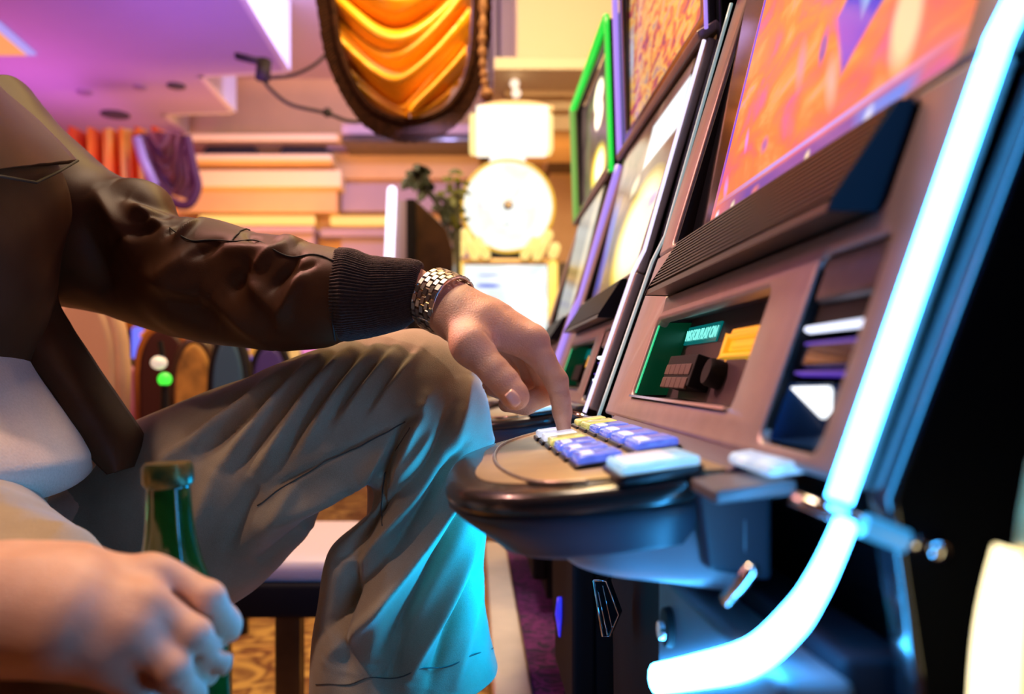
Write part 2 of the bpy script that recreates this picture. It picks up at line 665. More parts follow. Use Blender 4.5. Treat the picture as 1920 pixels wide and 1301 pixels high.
def machine(dy, label, o):
    Y0, Y1 = 0.293, 0.868

    def W(x, y, z):
        return Vector((x, y + dy, CH + z))
    root = thing('slot_machine', label, 'slot machine', W(0.45, (Y0 + Y1) / 2, -0.50), o.get('group'))
    ob = lambda n, mb, m, par=root, **k: obj(n, mb, m, par, **k)

    # cabinet: core and two side panels in profile
    def profile(f, zs=(-0.50, -0.112, -0.045, 0.1407, 0.414, 0.745)):
        pts = []
        for z in zs:
            x = {-0.50: 0.165, -0.112: 0.15}.get(z, xf(max(z, -0.045)))
            pts.append((x + f, z))
        return pts + [(0.80, 0.745), (0.80, -0.50)]
    core = MB()
    pr = profile(0.056)
    core.slab([W(x, Y0 + 0.014, z) for x, z in pr], (0, Y1 - Y0 - 0.028, 0))
    ob('cabinet', core, M_black)
    for y0, y1 in ((Y0 - 0.006, Y0 + 0.012), (Y1 - 0.012, Y1 + 0.004)):
        sp = MB().slab([W(x, y0, z) for x, z in profile(0.010)], (0, y1 - y0, 0))
        ob('side_panel', sp, M_gloss, bevel=0.003)

    # lower face frame with its openings
    t = 0.012
    lo = MB()

    def to_lo(a, b, h):
        x = xf(min(b, 0.1407))
        return W(x, a, b) + NF * (h - t / 2)
    rec = (0.463, -0.0215, 0.757, 0.052)
    prn = (0.336, -0.0335, 0.405, 0.061)
    gr = (0.352, 0.074, 0.757, 0.122)
    plate(lo, rr(Y0 + 0.013, -0.0415, Y1 - 0.004, 0.1268, 0.003), [rr(*rec, 0.009), rr(*prn, 0.007), rr(*gr, 0.006)], t, 0.003, to_lo)
    fr = ob('face_frame', lo, M_face, smooth=True, auto=0.6)
    # chamfered sill under the face
    sl = MB().slab([W(xf(-0.0415), 0.40, -0.041), W(xf(-0.0415), 0.80, -0.041), W(xf(-0.0415) - 0.014, 0.79, zd(0.13) - 0.001), W(xf(-0.0415) - 0.014, 0.405, zd(0.13) - 0.001)], (0.012, 0, 0.0))
    ob('sill', sl, mat('sill_purple', (0.10, 0.07, 0.13), rough=0.35) if dy == 0 else M_face, par=fr, bevel=0.002)
    # upper face frame round the screen
    up = MB()

    def to_up(a, b, h):
        return W(xf(b), a, b) + NS * (h - t / 2)
    plate(up, rr(Y0 + 0.013, 0.1275, Y1 - 0.004, 0.417, 0.003), [rr(0.332, 0.1305, 0.812, 0.395, 0.008)], t, 0.003, to_up)
    ob('screen_frame', up, M_face, smooth=True, auto=0.6)
    # black well behind the opening, then the display
    wl = MB()
    for (a0, b0, a1, b1) in ((0.325, 0.126, 0.336, 0.405), (0.806, 0.126, 0.818, 0.405), (0.325, 0.390, 0.818, 0.405)):
        wl.slab([W(xf(b) + .004, a, b) for a, b in ((a0, b0), (a1, b0), (a1, b1), (a0, b1))], (0.05, 0, 0))
    ob('screen_bezel', wl, M_matte)
    s0, s1 = o.get('sy', (0.337, 0.712))

    def xs(z):
        return 0.2128 + 0.244 * (z - 0.1463) + o.get('sx', 0.0)
    ds = MB().slab([W(xs(z), y, z) for y, z in ((s0, 0.125), (s1, 0.125), (s1, 0.402), (s0, 0.402))], (0.006, 0, 0))
    ob('screen', ds, o['screen'])
    bk = MB().slab([W(xs(z) + 0.0075, y, z) for y, z in ((0.325, 0.122), (0.818, 0.122), (0.818, 0.405), (0.325, 0.405))], (0.005, 0, 0))
    ob('screen_backing', bk, M_gloss)
    # ribbed speaker grille, standing proud at its foot
    g = MB()
    pf = [(-0.004, 0.1250)]
    nr = 12
    for i in range(nr):
        z0 = 0.1235 - 0.0430 * i / nr
        out = -0.006 - 0.012 * i / nr
        pf += [(out - 0.0026, z0), (out - 0.0026, z0 - 0.0014), (out, z0 - 0.0018), (out, z0 - 0.0032)]
    pf += [(-0.0205, 0.0795), (-0.0205, 0.0745), (0.016, 0.0735), (0.026, 0.1255)]
    for y0, y1, sh in ((0.362, 0.748, 0),):
        vs = [W(xf(z) + dx, y0, z) for dx, z in pf] + [W(xf(z) + dx, y1 + (0.02 if z > 0.12 else 0.0) * 0, z) for dx, z in pf]
        n = len(pf)
        g.add(vs, [(i, (i + 1) % n, n + (i + 1) % n, n + i) for i in range(n)] + [tuple(range(n)), tuple(range(n, 2 * n))[::-1]])
    sg0 = ob('speaker_grille', g, M_grille)
    for y0, y1 in ((0.3595, 0.3622), (0.7478, 0.7500)):
        ob('grille_end', MB().slab([W(xf(z) + dx, y0, z) for dx, z in ((-0.007, 0.1245), (-0.0215, 0.080), (-0.0215, 0.0740), (0.016, 0.0730), (0.026, 0.126))], (0, y1 - y0, 0)), M_door, par=sg0, bevel=0.0008)

    # player panel: a shallow well with display, keypad, knob and card slot
    bx = MB()
    d = 0.034
    a0, b0, a1, b1 = rec
    for q in (((a0 - .006, b0), (a0 + .0, b0), (a0 + .0, b1), (a0 - .006, b1)), ((a1, b0), (a1 + .006, b0), (a1 + .006, b1), (a1, b1)),
              ((a0, b1), (a1, b1), (a1, b1 + .005), (a0, b1 + .005)), ((a0, b0 - .005), (a1, b0 - .005), (a1, b0), (a0, b0))):
        bx.slab([W(xf(z) + 0.004, y, z) for y, z in q], (d + .004, 0, 0))
    bx.slab([W(xf(z) + d, y, z) for y, z in ((a0, b0), (a1, b0), (a1, b1), (a0, b1))], (0.006, 0, 0))
    pp = ob('player_panel', bx, M_inner)

    def onb(px, py, off):
        y, z = onface(px, py, off)
        return y, z

    def tile(mb, y0, z0, y1, z1, off, th, up_=None):
        return mb.slab([W(xf(z) + off, y, z) for y, z in ((y0, z0), (y1, z0), (y1, z1), (y0, z1))], NF * th)
    back = d
    e, f = (0.7525, 0.0262), (0.652, 0.0405)
    ob('display', tile(MB(), f[0], e[1] + 0.001, e[0], f[1] + .003, back, 0.0015), M_disp, par=pp)
    ob('light_strip', tile(MB(), 0.7515, b0 + 0.004, 0.7565, b1 - 0.006, 0.004, 0.001), o.get('well', glow('green_strip', (0.0, 0.55, 0.22), 1.2)), par=pp)
    ob('green_lit_wall', MB().slab([W(xf(b0 + .002) + .004, a1 - 0.0012, b0 + .002), W(xf(b0 + .002) + d, a1 - .0012, b0 + .002), W(xf(b1 - .003) + d, a1 - .0012, b1 - .003), W(xf(b1 - .003) + .004, a1 - .0012, b1 - .003)], (0, 0.001, 0)), mat('green_wall_glow', (0.005, 0.05, 0.025), rough=0.2, emit=(0.0, 0.16, 0.06), estr=0.12), par=pp)  # green light on the well's side wall, put in as faint emission
    ob('sill_edge', tile(MB(), a0 + 0.004, b0 - 0.001, a1 - 0.004, b0 + 0.001, 0.0035, 0.0055), M_chrome, par=pp)
    if dy == 0:
        tx = bpy.data.curves.new('display_text', 'FONT')
        tx.body = 'WS FOR PLAY ON'
        tx.size = 0.0175
        tx.space_character = 0.92
        tx.extrude = 0.0004
        t0_ = bpy.data.objects.new('tmp', tx)
        C.objects.link(t0_)
        tme = bpy.data.meshes.new_from_object(t0_.evaluated_get(bpy.context.evaluated_depsgraph_get()))
        bpy.data.objects.remove(t0_)
        to = bpy.data.objects.new('display_text', tme)
        tme.materials.clear()
        pass
        C.objects.link(to)
        to.parent = pp
        zc = e[1] + 0.0042
        q = W(xf(zc) + back, e[0] - 0.002, zc) + NF * 0.0022 - wloc(pp)
        wid = (e[0] - f[0] - 0.004)
        to.matrix_local = Matrix(((0, .328, -.945, q.x), (-1, 0, 0, q.y), (0, .945, .328, q.z), (0, 0, 0, 1))) @ Matrix.Diagonal((wid / 0.1325, 0.85, 1, 1))
        tme.materials.append(M_text)
    # keypad block with its keys
    k0, k1 = onb(1243, 733, back - .014), onb(1312, 680, back - .014)
    kp = ob('keypad', tile(MB(), k1[0], k0[1], k0[0], k1[1] + 0.002, back, 0.017), M_matte, par=pp, bevel=0.0015)
    for r_ in range(2):
        for c_ in range(5):
            y1_ = k0[0] - 0.003 - c_ * (k0[0] - k1[0] - 0.006) / 5
            z0_ = k0[1] + 0.002 + r_ * (k1[1] + .002 - k0[1] - 0.004) / 2
            kb = MB()
            tile(kb, y1_ - (k0[0] - k1[0] - 0.006) / 5 + 0.0012, z0_ + 0.0008, y1_, z0_ + (k1[1] + .002 - k0[1] - 0.004) / 2 - 0.0012, back - 0.016, 0.003)
            if dy == 0:
                ob('key', kb, M_keypad, par=kp if False else pp, bevel=0.0008)
    kc = onb(1333, 705, back - 0.008)
    kn = MB()
    cn = W(xf(kc[1]) + back, kc[0], kc[1])
    kn.tube([cn, cn + NF * 0.010, cn + NF * 0.0125], [0.0112, 0.0112, 0.0100], n=32)
    ob('knob', kn, M_matte, par=pp, smooth=True, auto=0.6)
    cs = MB()
    tile(cs, 0.470, 0.0098, 0.5595, 0.0262, back, 0.018)
    tile(cs, 0.470, 0.0098, 0.5595, 0.0130, back - 0.016, 0.006)
    tile(cs, 0.470, 0.0232, 0.5595, 0.0262, back - 0.016, 0.006)
    tile(cs, 0.553, 0.0098, 0.5595, 0.0262, back - 0.016, 0.006)
    tile(cs, 0.470, 0.0165, 0.545, 0.0195, back - 0.016, 0.004)
    ob('card_slot', cs, M_yellow, par=pp, bevel=0.0012)

    # ticket printer column
    a0, b0, a1, b1 = prn
    px_ = MB()
    for q in (((a0 - .004, b0), (a0, b0), (a0, b1), (a0 - .004, b1)), ((a1, b0), (a1 + .004, b0), (a1 + .004, b1), (a1, b1)),
              ((a0, b1), (a1, b1), (a1, b1 + .004), (a0, b1 + .004))):
        px_.slab([W(xf(z) + 0.002, y, z) for y, z in q], (0.03, 0, 0))
    tile(px_, a0, 0.024, a1, b1, 0.012, 0.004)
    tile(px_, a0, -0.0335, a1, 0.026, 0.034, 0.004)
    pr_ = ob('ticket_printer', px_, M_matte)
    ob('printer_lid', tile(MB(), a0 + .003, 0.034, a1 - .003, b1 - .004, 0.010, 0.007), mat('printer_lid', (0.09, 0.075, 0.075), rough=0.3, var=.2, vscale=60) if dy == 0 else M_face, par=pr_, bevel=0.003)
    ob('light_bar', tile(MB(), a0 + .001, 0.0200, a1 - .003, 0.0230, 0.008, 0.005), glow('white_bar', (0.72, 0.78, 1.0), 1.7) if dy == 0 else o['bar'], par=pr_, bevel=0.0015)
    for zz in (0.0135, -0.001):
        ob('light_line', tile(MB(), a0 + .003, zz, a1 - .004, zz + 0.0012, 0.010, 0.004), o.get('line', glow('violet_line', (0.10, 0.04, 0.65), 0.7)), par=pr_)
    ob('bill_slot', tile(MB(), a0 + .002, 0.001, a1 - .003, 0.013, 0.014, 0.008), M_gloss, par=pr_, bevel=0.002)
    # blue bill funnel with its lit triangle
    fu = MB()
    p0 = [W(xf(z) + .006, y, z) for y, z in ((a0, -0.0045), (a1 - .002, -0.0045), (a1 - .001, -0.033), (a0, -0.033))]
    p1 = [W(xf(z) + .030, y, z) for y, z in ((a0 + .012, -0.010), (a1 - .02, -0.010), (a1 - .012, -0.030), (a0 + .012, -0.030))]
    fu.add(p0 + p1, [(0, 1, 5, 4), (1, 2, 6, 5), (2, 3, 7, 6), (3, 0, 4, 7), (4, 5, 6, 7)])
    fn = ob('bill_funnel', fu, M_bluegloss, par=pr_)
    tr = MB()
    tri = [onface(1488, 728, .010), onface(1563, 727, .010), onface(1562, 770, .010), onface(1548, 787, .010)]
    tr.slab([W(xf(z) + .010, y, z) for y, z in tri], NF * 0.003)
    ob('lit_triangle', tr, glow('white_triangle', (0.9, 0.95, 1.0), 2.0) if dy == 0 else o['bar'], par=pr_, bevel=0.001)

    # ticket tray, lit from inside
    tt = MB()
    plate(tt, rr(0.352, 0.130, 0.412, 0.150, 0.005), [], 0.006, 0.003, lambda a, b, h: W(b, a, zd(b) + 0.006 + h))
    ob('ticket_tray', tt, mat('lit_tray', (0.5, 0.7, 0.85), rough=0.15, emit=(0.4, 0.65, 1.0), estr=0.6, var=0.6, vscale=70) if dy == 0 else M_console, smooth=True, auto=0.6)

    # button deck: rounded tray with bull-nosed belly
    plan = [(0.122, 0.404), (0.072, 0.407), (0.030, 0.422), (-0.002, 0.452), (-0.017, 0.50), (-0.021, 0.56), (-0.019, 0.65), (-0.010, 0.705),
            (0.012, 0.755), (0.045, 0.80), (0.085, 0.826), (0.122, 0.830), (0.130, 0.80), (0.132, 0.62), (0.130, 0.44)]
    plan = chaikin(plan, 3)
    cen = Vector((0.085, 0.62))

    def ring(ins, zfun):
        out = []
        for x, y in plan:
            v = Vector((x, y)) - cen
            k = max(0.05, 1 - ins / v.length)
            q = cen + v * k
            out.append(W(q.x, q.y, zfun(q.x)))
        return out
    dz = lambda d_: (lambda x: zd(x) - d_)

    def drop(t, low=0.037, kx=0.30, ky=0.06):
        out = []
        for x, y in plan:
            k = min(t, 1.0)
            out.append(W(cen.x + (x - cen.x) * (1 - (kx if x < cen.x else 0.03) * t), cen.y + (y - cen.y) * (1 - ky * t), zd(x) - 0.016 - (low - 0.016) * k))
        return out
    bl = MB().loft([ring(0.0035, dz(0.0135)), ring(0.002, dz(0.016)), drop(0.25), drop(0.5), drop(0.75), drop(0.93), drop(1.0, 0.0375), drop(1.05, 0.0395, .32, .09), drop(1.1, 0.0405, .36, .14)])
    dk = ob('button_deck', bl, M_belly, smooth=True)
    plan2 = chaikin([(0.150, 0.398), (0.122, 0.413), (0.100, 0.424), (0.066, 0.437), (0.044, 0.475), (0.038, 0.60), (0.045, 0.76), (0.080, 0.80), (0.150, 0.82)], 3)
    c2_ = Vector((0.115, 0.61))
    r2 = lambda k, z: [W(c2_.x + (x - c2_.x) * k, c2_.y + (y - c2_.y) * (0.5 + 0.5 * k), z) for x, y in plan2]
    ob('belly_pan', MB().loft([r2(1.0, -0.074), r2(1.0, -0.088), r2(0.985, -0.100), r2(0.94, -0.108), r2(0.85, -0.1140), r2(0.68, -0.118), r2(0.4, -0.119)]), M_pan, par=dk, smooth=True)
    rm = MB().loft([ring(0.0045, dz(0.0135)), ring(0.001, dz(0.0125)), ring(-0.0005, dz(0.009)), ring(0.0005, dz(0.0045)), ring(0.004, dz(0.0012)), ring(0.010, dz(0.0)), ring(0.03, dz(-0.0006))])
    ob('deck_rim', rm, M_rim, par=dk, smooth=True)
    tp = MB()
    tp.loft([ring(0.026, dz(-0.0004)), ring(0.026, dz(-0.0012)), ring(0.028, dz(-0.0018))])
    # the flat top runs on up to the face
    tp.slab([W(0.10, 0.42, zd(0.10) - .003), W(0.10, 0.835, zd(0.10) - .003), W(0.150, 0.838, zd(0.150) - .003), W(0.150, 0.40, zd(0.150) - .003)], (0, 0, 0.0042))
    ob('deck_plate', tp, M_deck, par=dk, smooth=True, auto=0.5)
    arc = chaikin([(0.06, 0.775), (0.040, 0.748), (0.022, 0.70), (0.0145, 0.62), (0.0155, 0.54), (0.027, 0.465), (0.040, 0.435), (0.06, 0.425)], 3, False)
    ob('deck_trim', MB().tube([W(x, y, zd(x) + 0.002) for x, y in arc], 0.0015, n=10), M_steel, par=dk, smooth=True)
    # console behind the tray: a thin ledge over a block set back
    ob('console_ledge', MB().slab([W(0.110, 0.364, zd(0.110) - .001), W(0.146, 0.360, zd(0.146) - .001), W(0.146, 0.84, zd(0.146) - .001), W(0.110, 0.84, zd(0.110) - .001)], (0, 0, -0.0065)), M_ledge, bevel=0.0015)
    ob('console', MB().slab([W(x, 0.405, z) for x, z in ((0.112, zd(0.112) - 0.006), (0.152, zd(0.152) - 0.006), (0.152, -0.106), (0.118, -0.100))], (0, 0.43, 0)), M_belly, bevel=0.004, seg=3)

    # the buttons
    def button(x0, x1, y0, y1, kind):
        h = 0.0065
        b = MB()
        plate(b, rr(y0, x0, y1, x1, 0.004), [], 0.005, 0.0012, lambda a, c, hh: W(c, a, zd(c) + 0.0022 + hh))
        base = ob('button', b, M_black, par=dk, smooth=True, auto=0.6)
        m = {'b': M_btn_cap, 'w': M_btn_white, 'y': M_btn_yel, 'c': M_btn_cyan, 'k': M_btn_yel}[kind]
        cpb = MB()
        g_ = 0.0022 if kind != 'k' else 0.008
        plate(cpb, rr(y0 + g_, x0 + 0.002, y1 - g_, x1 - 0.0015, 0.0035), [], 0.006, 0.0022, lambda a, c, hh: W(c, a, zd(c) + h + hh))
        ob('button_cap', cpb, m, par=base, smooth=True)
        if kind in 'bc':
            lg = MB()
            plate(lg, rr(y0 + 0.008, x0 + 0.006, y1 - 0.009, x0 + (x1 - x0) * (0.42 if kind == 'b' else 0.7), 0.003), [], 0.001, 0.0003, lambda a, c, hh: W(c, a, zd(c) + h + 0.0032 + hh))
            ob('button_legend', lg, M_btn_white, par=base, smooth=True)
        elif kind == 'w':
            lg = MB()
            plate(lg, rr(y0 + 0.003, x0 + 0.002, y1 - 0.012, x1 - 0.002, 0.003), [], 0.001, 0.0003, lambda a, c, hh: W(c, a, zd(c) + h + 0.0031 + hh))
    kinds = o.get('buttons', 'wwybbb')
    for i in range(6):
        y1_ = 0.728 - i * 0.0430
        x0_ = 0.0535 + i * 0.0012
        button(x0_, x0_ + 0.031, y1_ - 0.039, y1_, kinds[i])
    for i, kd in enumerate('kybbbb'):
        y1_ = 0.800 - i * 0.0500
        x0_ = 0.0965 + i * 0.0008
        button(x0_, x0_ + 0.0315, y1_ - 0.046, y1_, kd)
    button(0.0735, 0.1185, 0.408, 0.462, 'c')

    # lower front: door, dark pedestal, lock, handle
    lw = MB().slab([W(0.146, 0.315, -0.112), W(0.146, 0.855, -0.112), W(0.150, 0.855, -0.47), W(0.150, 0.315, -0.47)], (0.03, 0, 0))
    ld = ob('lower_door', lw, M_door, bevel=0.004)
    dr = MB().slab([W(0.121, 0.312, -0.120), W(0.121, 0.528, -0.128), W(0.121, 0.530, -0.43), W(0.121, 0.312, -0.43)], (0.03, 0, 0))
    cd = ob('cash_door', dr, mat('cash_door_navy', (0.10, 0.12, 0.15), rough=0.5) if dy == 0 else M_door, par=ld, bevel=0.006, seg=3)
    c_ = W(0.121, 0.492, -0.156)
    ob('lock', MB().tube([c_, c_ + Vector((-0.004, 0, 0)), c_ + Vector((-0.0045, 0, 0))], [0.0125, 0.0115, 0.008], n=28), M_matte, par=cd, smooth=True, auto=0.5)
    c2 = c_ + Vector((-0.0035, 0, -0.002))
    ob('lock_cam', MB().tube([c2, c2 + Vector((-0.004, 0, 0))], [0.0062, 0.0055], n=20), M_chrome, par=cd, smooth=True, auto=0.5)
    hp = [P(1113, 1088, 0.74), P(1136, 1088, 0.74), P(1160, 1152, 0.74), P(1143, 1192, 0.74), P(1130, 1192, 0.74)]
    hy = Vector((0, dy, 0))
    hd = MB().slab([p + hy for p in hp], (0.006, 0.012, 0))
    hn = ob('hinge_plate', hd, M_gloss, bevel=0.001)
    hl = MB()
    loop = [p + hy + Vector((0, -0.001, 0)) for p in hp] + [hp[0] + hy + Vector((0, -0.001, 0))]
    hl.tube(loop, 0.0012, n=8)
    hl.tube([P(1122, 1110, .738) + hy, P(1139, 1190, .738) + hy], 0.0008, n=6)
    hl.tube([P(1130, 1098, .738) + hy, P(1148, 1178, .738) + hy], 0.0006, n=6)
    ob('chrome_edge', hl, M_chrome, par=hn, smooth=True)
    br = MB().tube([W(0.1125, 0.355, -0.1005), W(0.118, 0.337, -0.082)], 0.0030, n=14)
    ob('bracket', br, M_chrome, smooth=True)
    ob('deck_strut', MB().tube([W(0.120, 0.301, -0.0465), W(0.136, 0.292, -0.0525), W(0.150, 0.285, -0.0570)], [0.0024, 0.0030, 0.0024], n=12), M_chrome, smooth=True)
    ob('floor_light', MB().tube([W(0.118, 0.430, -0.310), W(0.1195, 0.436, -0.335), W(0.1215, 0.452, -0.370)], [0.004, 0.0075, 0.003], n=12), G_blue if dy else M_matte, par=cd, smooth=True)
    jt = ob('trim_joint', MB().tube([W(0.138, 0.283, -0.0535), W(0.152, 0.281, -0.0590)], 0.0042, n=14), glow('blue_joint', (0.03, 0.35, 0.8), 0.9) if dy == 0 else M_chrome, smooth=True, auto=0.6)
    ob('joint_pin', MB().tube([W(0.150, 0.281, -0.0585), W(0.163, 0.281, -0.0620)], 0.0018, n=10).ball(W(0.164, 0.281, -0.0622), 0.0035), M_chrome, par=jt, smooth=True)

    # neon: straight run up the near edge, top box run, curved run across the lower door, far edge
    def run(z0, z1, y, dx, n=16):
        return [W(xf(z0 + (z1 - z0) * i / n) + dx, y, z0 + (z1 - z0) * i / n) for i in range(n + 1)]
    wn = o.get('nw', 0.0056)
    ns = o['neon']
    if not o.get('top_only'):
        ob('neon_strip', MB().tube(run(-0.046, 0.405, Y0 - 0.002, -0.006), wn, n=12, flat=((1, 0, 0), 0.75)), ns[0], smooth=True)
    ob('neon_strip', MB().tube(run(0.42, 0.735, Y0 - 0.002, -0.006), wn, n=12, flat=((1, 0, 0), 0.75)), ns[1], smooth=True)
    low = [W(0.1345, 0.2885, -0.0535), W(0.127, 0.2935, -0.076), W(0.1215, 0.306, -0.0955), W(0.1195, 0.348, -0.124), W(0.119, 0.43, -0.1605), W(0.119, 0.524, -0.200)]
    lowp = [Vector(p) for p in cr([tuple(p) for p in low], 40)]
    if not o.get('top_only'):
        ob('neon_strip', MB().tube(lowp, [0.0056 + 0.0042 * i / 39 for i in range(40)], n=12, flat=((1, 0, 0), 0.5)), ns[2], smooth=True)
    fy = Y1 + o.get('far_y', 0.0)
    fw = o.get('far_w', 0.0042)
    if not o.get('top_only'):
        ob('edge_strip', MB().tube(run(-0.046, 0.405, fy, o.get('far_x', -0.004)), fw, n=10, flat=((1, 0, 0), 0.8)), ns[3], smooth=True)
    ob('edge_strip', MB().tube(run(0.42, 0.735, fy, -0.006), max(fw, 0.006), n=10, flat=((1, 0, 0), 0.8)), ns[4], smooth=True)
    if o.get('top_only'):
        ob('neon_strip', MB().tube([W(xf(0.735) - .006, Y0, 0.738), W(xf(0.735) - .006, Y1, 0.738)], wn, n=12), ns[1], smooth=True)
    # top box: screen, frame, ledge between the screens
    tb = MB()
    plate(tb, rr(Y0 + 0.012, 0.425, Y1 - 0.006, 0.742, 0.006), [rr(0.335, 0.455, 0.828, 0.715, 0.008)], 0.012, 0.003, lambda a, b, h: W(xf(max(b, .4141)), a, b) + NT * (h - .006))
    ob('top_frame', tb, M_rim, smooth=True, auto=0.6)
    ob('top_screen', MB().slab([W(xf(.5) + 0.010, y, z) for y, z in ((0.328, 0.445), (0.835, 0.445), (0.835, 0.722), (0.328, 0.722))], (0.006, 0, 0)), o['top'])
    lg = MB().slab([W(xf(.41) - 0.010, y, 0.410) for y in (Y0 + .01, Y1 - .004)] + [W(xf(.41) + 0.02, y, 0.428) for y in (Y1 - .004, Y0 + .01)], (-0.004, 0, 0.012))
    ob('ledge', lg, mat('ledge_brown', (0.14, 0.09, 0.075), rough=0.3) if dy == 0 else M_face, bevel=0.003)
    return root


# ------------------------------------------------------------------ the four machines of the row
cyan = (0.05, 0.42, 1.0)
coral = [(0.30, (0.85, 0.10, 0.32)), (0.42, (0.98, 0.16, 0.12)), (0.52, (1.0, 0.22, 0.07)), (0.62, (1.0, 0.33, 0.12)), (0.74, (0.95, 0.30, 0.42))]
S1 = screen('coral_game_screen', (1, 2), coral, 5.0, [
    ('e', 0.19, 0.205, 0.05, 0.130, (1.0, 0.75, 0.40), 0.5, -0.2),
    ('d', 0.36, 0.357, 0.12, 0.170, (0.01, 0.03, 0.70), 0.2, 0.15),
    ('d', 0.345, 0.395, 0.06, 0.100, (0.35, 0.65, 1.0), 0.6, 0.1),
    ('e', 0.50, 0.328, 0.022, 0.060, (0.10, 0.06, 0.45), 0.6, -0.2),
    ('e', 0.71, 0.177, 0.025, 0.035, (0.35, 0.12, 0.45), 0.8, -0.6),
    ('e', 0.85, 0.243, 0.016, 0.050, (0.75, 0.25, 0.85), 0.8, -0.3),
    ('e', 0.93, 0.130, 0.02, 0.050, (0.80, 0.30, 0.85), 0.8, -0.4),
    ('e', 0.60, 0.338, 0.03, 0.100, (0.95, 0.25, 0.40), 0.9, -0.3),
    ('e', 0.42, 0.205, 0.03, 0.100, (1.0, 0.45, 0.40), 0.9, -0.4),
    ('b', 0.50, 0.050, 0.50, 0.039, (0.16, 0.07, 0.40), 0.5, 0),
    ('b', 0.20, 0.050, 0.10, 0.030, (0.10, 0.25, 0.85), 0.5, 0),
    ('e', 0.24, 0.050, 0.02, 0.027, (0.65, 0.75, 1.0), 0.8, 0),
    ('e', 0.45, 0.050, 0.015, 0.018, (0.95, 0.8, 0.55), 0.8, 0),
    ('e', 0.70, 0.050, 0.03, 0.018, (0.75, 0.20, 0.25), 0.8, 0),
    ('e', 0.84, 0.050, 0.02, 0.018, (0.95, 0.75, 0.55), 0.8, 0),
    ('e', 0.95, 0.050, 0.02, 0.018, (0.85, 0.85, 1.0), 0.8, 0),
    ('b', 0.50, 0.090, 0.50, 0.009, (0.45, 0.35, 0.95), 0.7, 0),
    ('b', 0.988, 0.527, 0.012, 0.500, (0.03, 0.04, 0.75), 0.5, 0)], 1.0, stretch=(1.0, 1.4))
T1 = screen('coral_top_screen', (1, 2), coral, 6.0, [('e', 0.5, 0.5, 0.3, 0.3, (1.0, 0.7, 0.2), 0.6, 0)], 0.8)
g_cyan = glow('cyan_neon', cyan, 24.0)
g_cyan_low = glow('cyan_neon_bright', cyan, 34.0)
m_edge = mat('pale_edge', (0.55, 0.7, 0.72), rough=0.2, emit=(0.45, 0.75, 0.8), estr=0.35)
machine(0.0, 'nearest slot machine, with cyan neon edge, coral game screen and blue lit buttons', {
    'screen': S1, 'top': T1, 'neon': [g_cyan, g_cyan, g_cyan_low, m_edge, m_edge], 'far_w': 0.0024, 'far_y': 0.002, 'group': 'slot machines in the row'})

S2 = screen('white_gold_screen', (1, 2), [(0.3, (0.05, 0.025, 0.015)), (0.5, (0.16, 0.08, 0.05)), (0.65, (0.30, 0.18, 0.12))], 4.0, [
    ('b', 0.90, 0.35, 0.10, 0.35, (0.02, 0.06, 0.45), 0.4, 0),
    ('e', 0.30, 0.28, 0.40, 0.34, (1.0, 0.72, 0.05), 0.25, 0.0),
    ('e', 0.27, 0.28, 0.35, 0.30, (1.15, 1.1, 0.85), 0.4, 0.0),
    ('e', 0.55, 0.62, 0.10, 0.07, (0.9, 0.75, 0.45), 0.6, 0),
    ('e', 0.12, 0.40, 0.10, 0.05, (0.75, 0.55, 0.75), 0.7, 0),
    ('b', 0.22, 0.80, 0.26, 0.13, (1.05, 1.2, 1.25), 0.2, 0.0)], 1.0)
T2 = screen('mosaic_top_screen', (1, 2), [(0.28, (0.25, 0.05, 0.18)), (0.40, (0.70, 0.13, 0.12)), (0.50, (0.95, 0.42, 0.10)), (0.58, (0.98, 0.58, 0.18)), (0.68, (0.55, 0.25, 0.30)), (0.78, (0.30, 0.45, 0.28))], 12.0, [
    ('b', 0.50, 0.97, 0.5, 0.05, (0.3, 0.3, 0.75), 0.4, 0),
    ('b', 0.96, 0.55, 0.05, 0.2, (0.55, 0.6, 0.8), 0.8, 0)], 0.85, stretch=(1.0, 1.2), detail=2)
lil = glow('white_lilac_neon', (0.80, 0.72, 1.0), 1.35)
vio = glow('violet_neon', (0.42, 0.26, 0.95), 1.05)
barw = glow('white_lamp', (1.0, 0.97, 1.0), 3.0)
machine(0.675, 'second slot machine in the row, with lilac neon edges and mosaic top screen', {
    'screen': S2, 'top': T2, 'neon': [lil, vio, lil, vio, vio], 'bar': barw, 'nw': 0.0031, 'far_w': 0.0072, 'far_x': -0.006,
    'buttons': 'wwwwww', 'sx': 0.004, 'group': 'slot machines in the row', 'sy': (0.337, 0.79)})
grn = glow('green_neon', (0.01, 0.85, 0.06), 1.0)
grn2 = glow('pale_green_neon', (0.26, 0.60, 0.10), 0.7)
S3 = screen('dim_beige_screen', (1, 2), [(0.3, (0.03, 0.02, 0.015)), (0.7, (0.09, 0.06, 0.04))], 3.0, [('b', 0.18, 0.5, 0.16, 0.5, (0.45, 0.36, 0.22), 0.4, 0)], 0.8)
T3 = screen('dark_top_screen', (1, 2), [(0.3, (0.05, 0.03, 0.03)), (0.7, (0.16, 0.10, 0.08))], 3.0, [
    ('e', 0.42, 0.78, 0.16, 0.14, (2.2, 1.9, 1.3), 0.3, 0), ('e', 0.42, 0.62, 0.14, 0.13, (2.2, 1.9, 1.3), 0.3, 0),
    ('e', 0.44, 0.16, 0.26, 0.22, (1.0, 0.75, 0.03), 0.3, 0), ('e', 0.40, 0.16, 0.18, 0.17, (2.0, 1.8, 1.1), 0.5, 0)], 1.2)
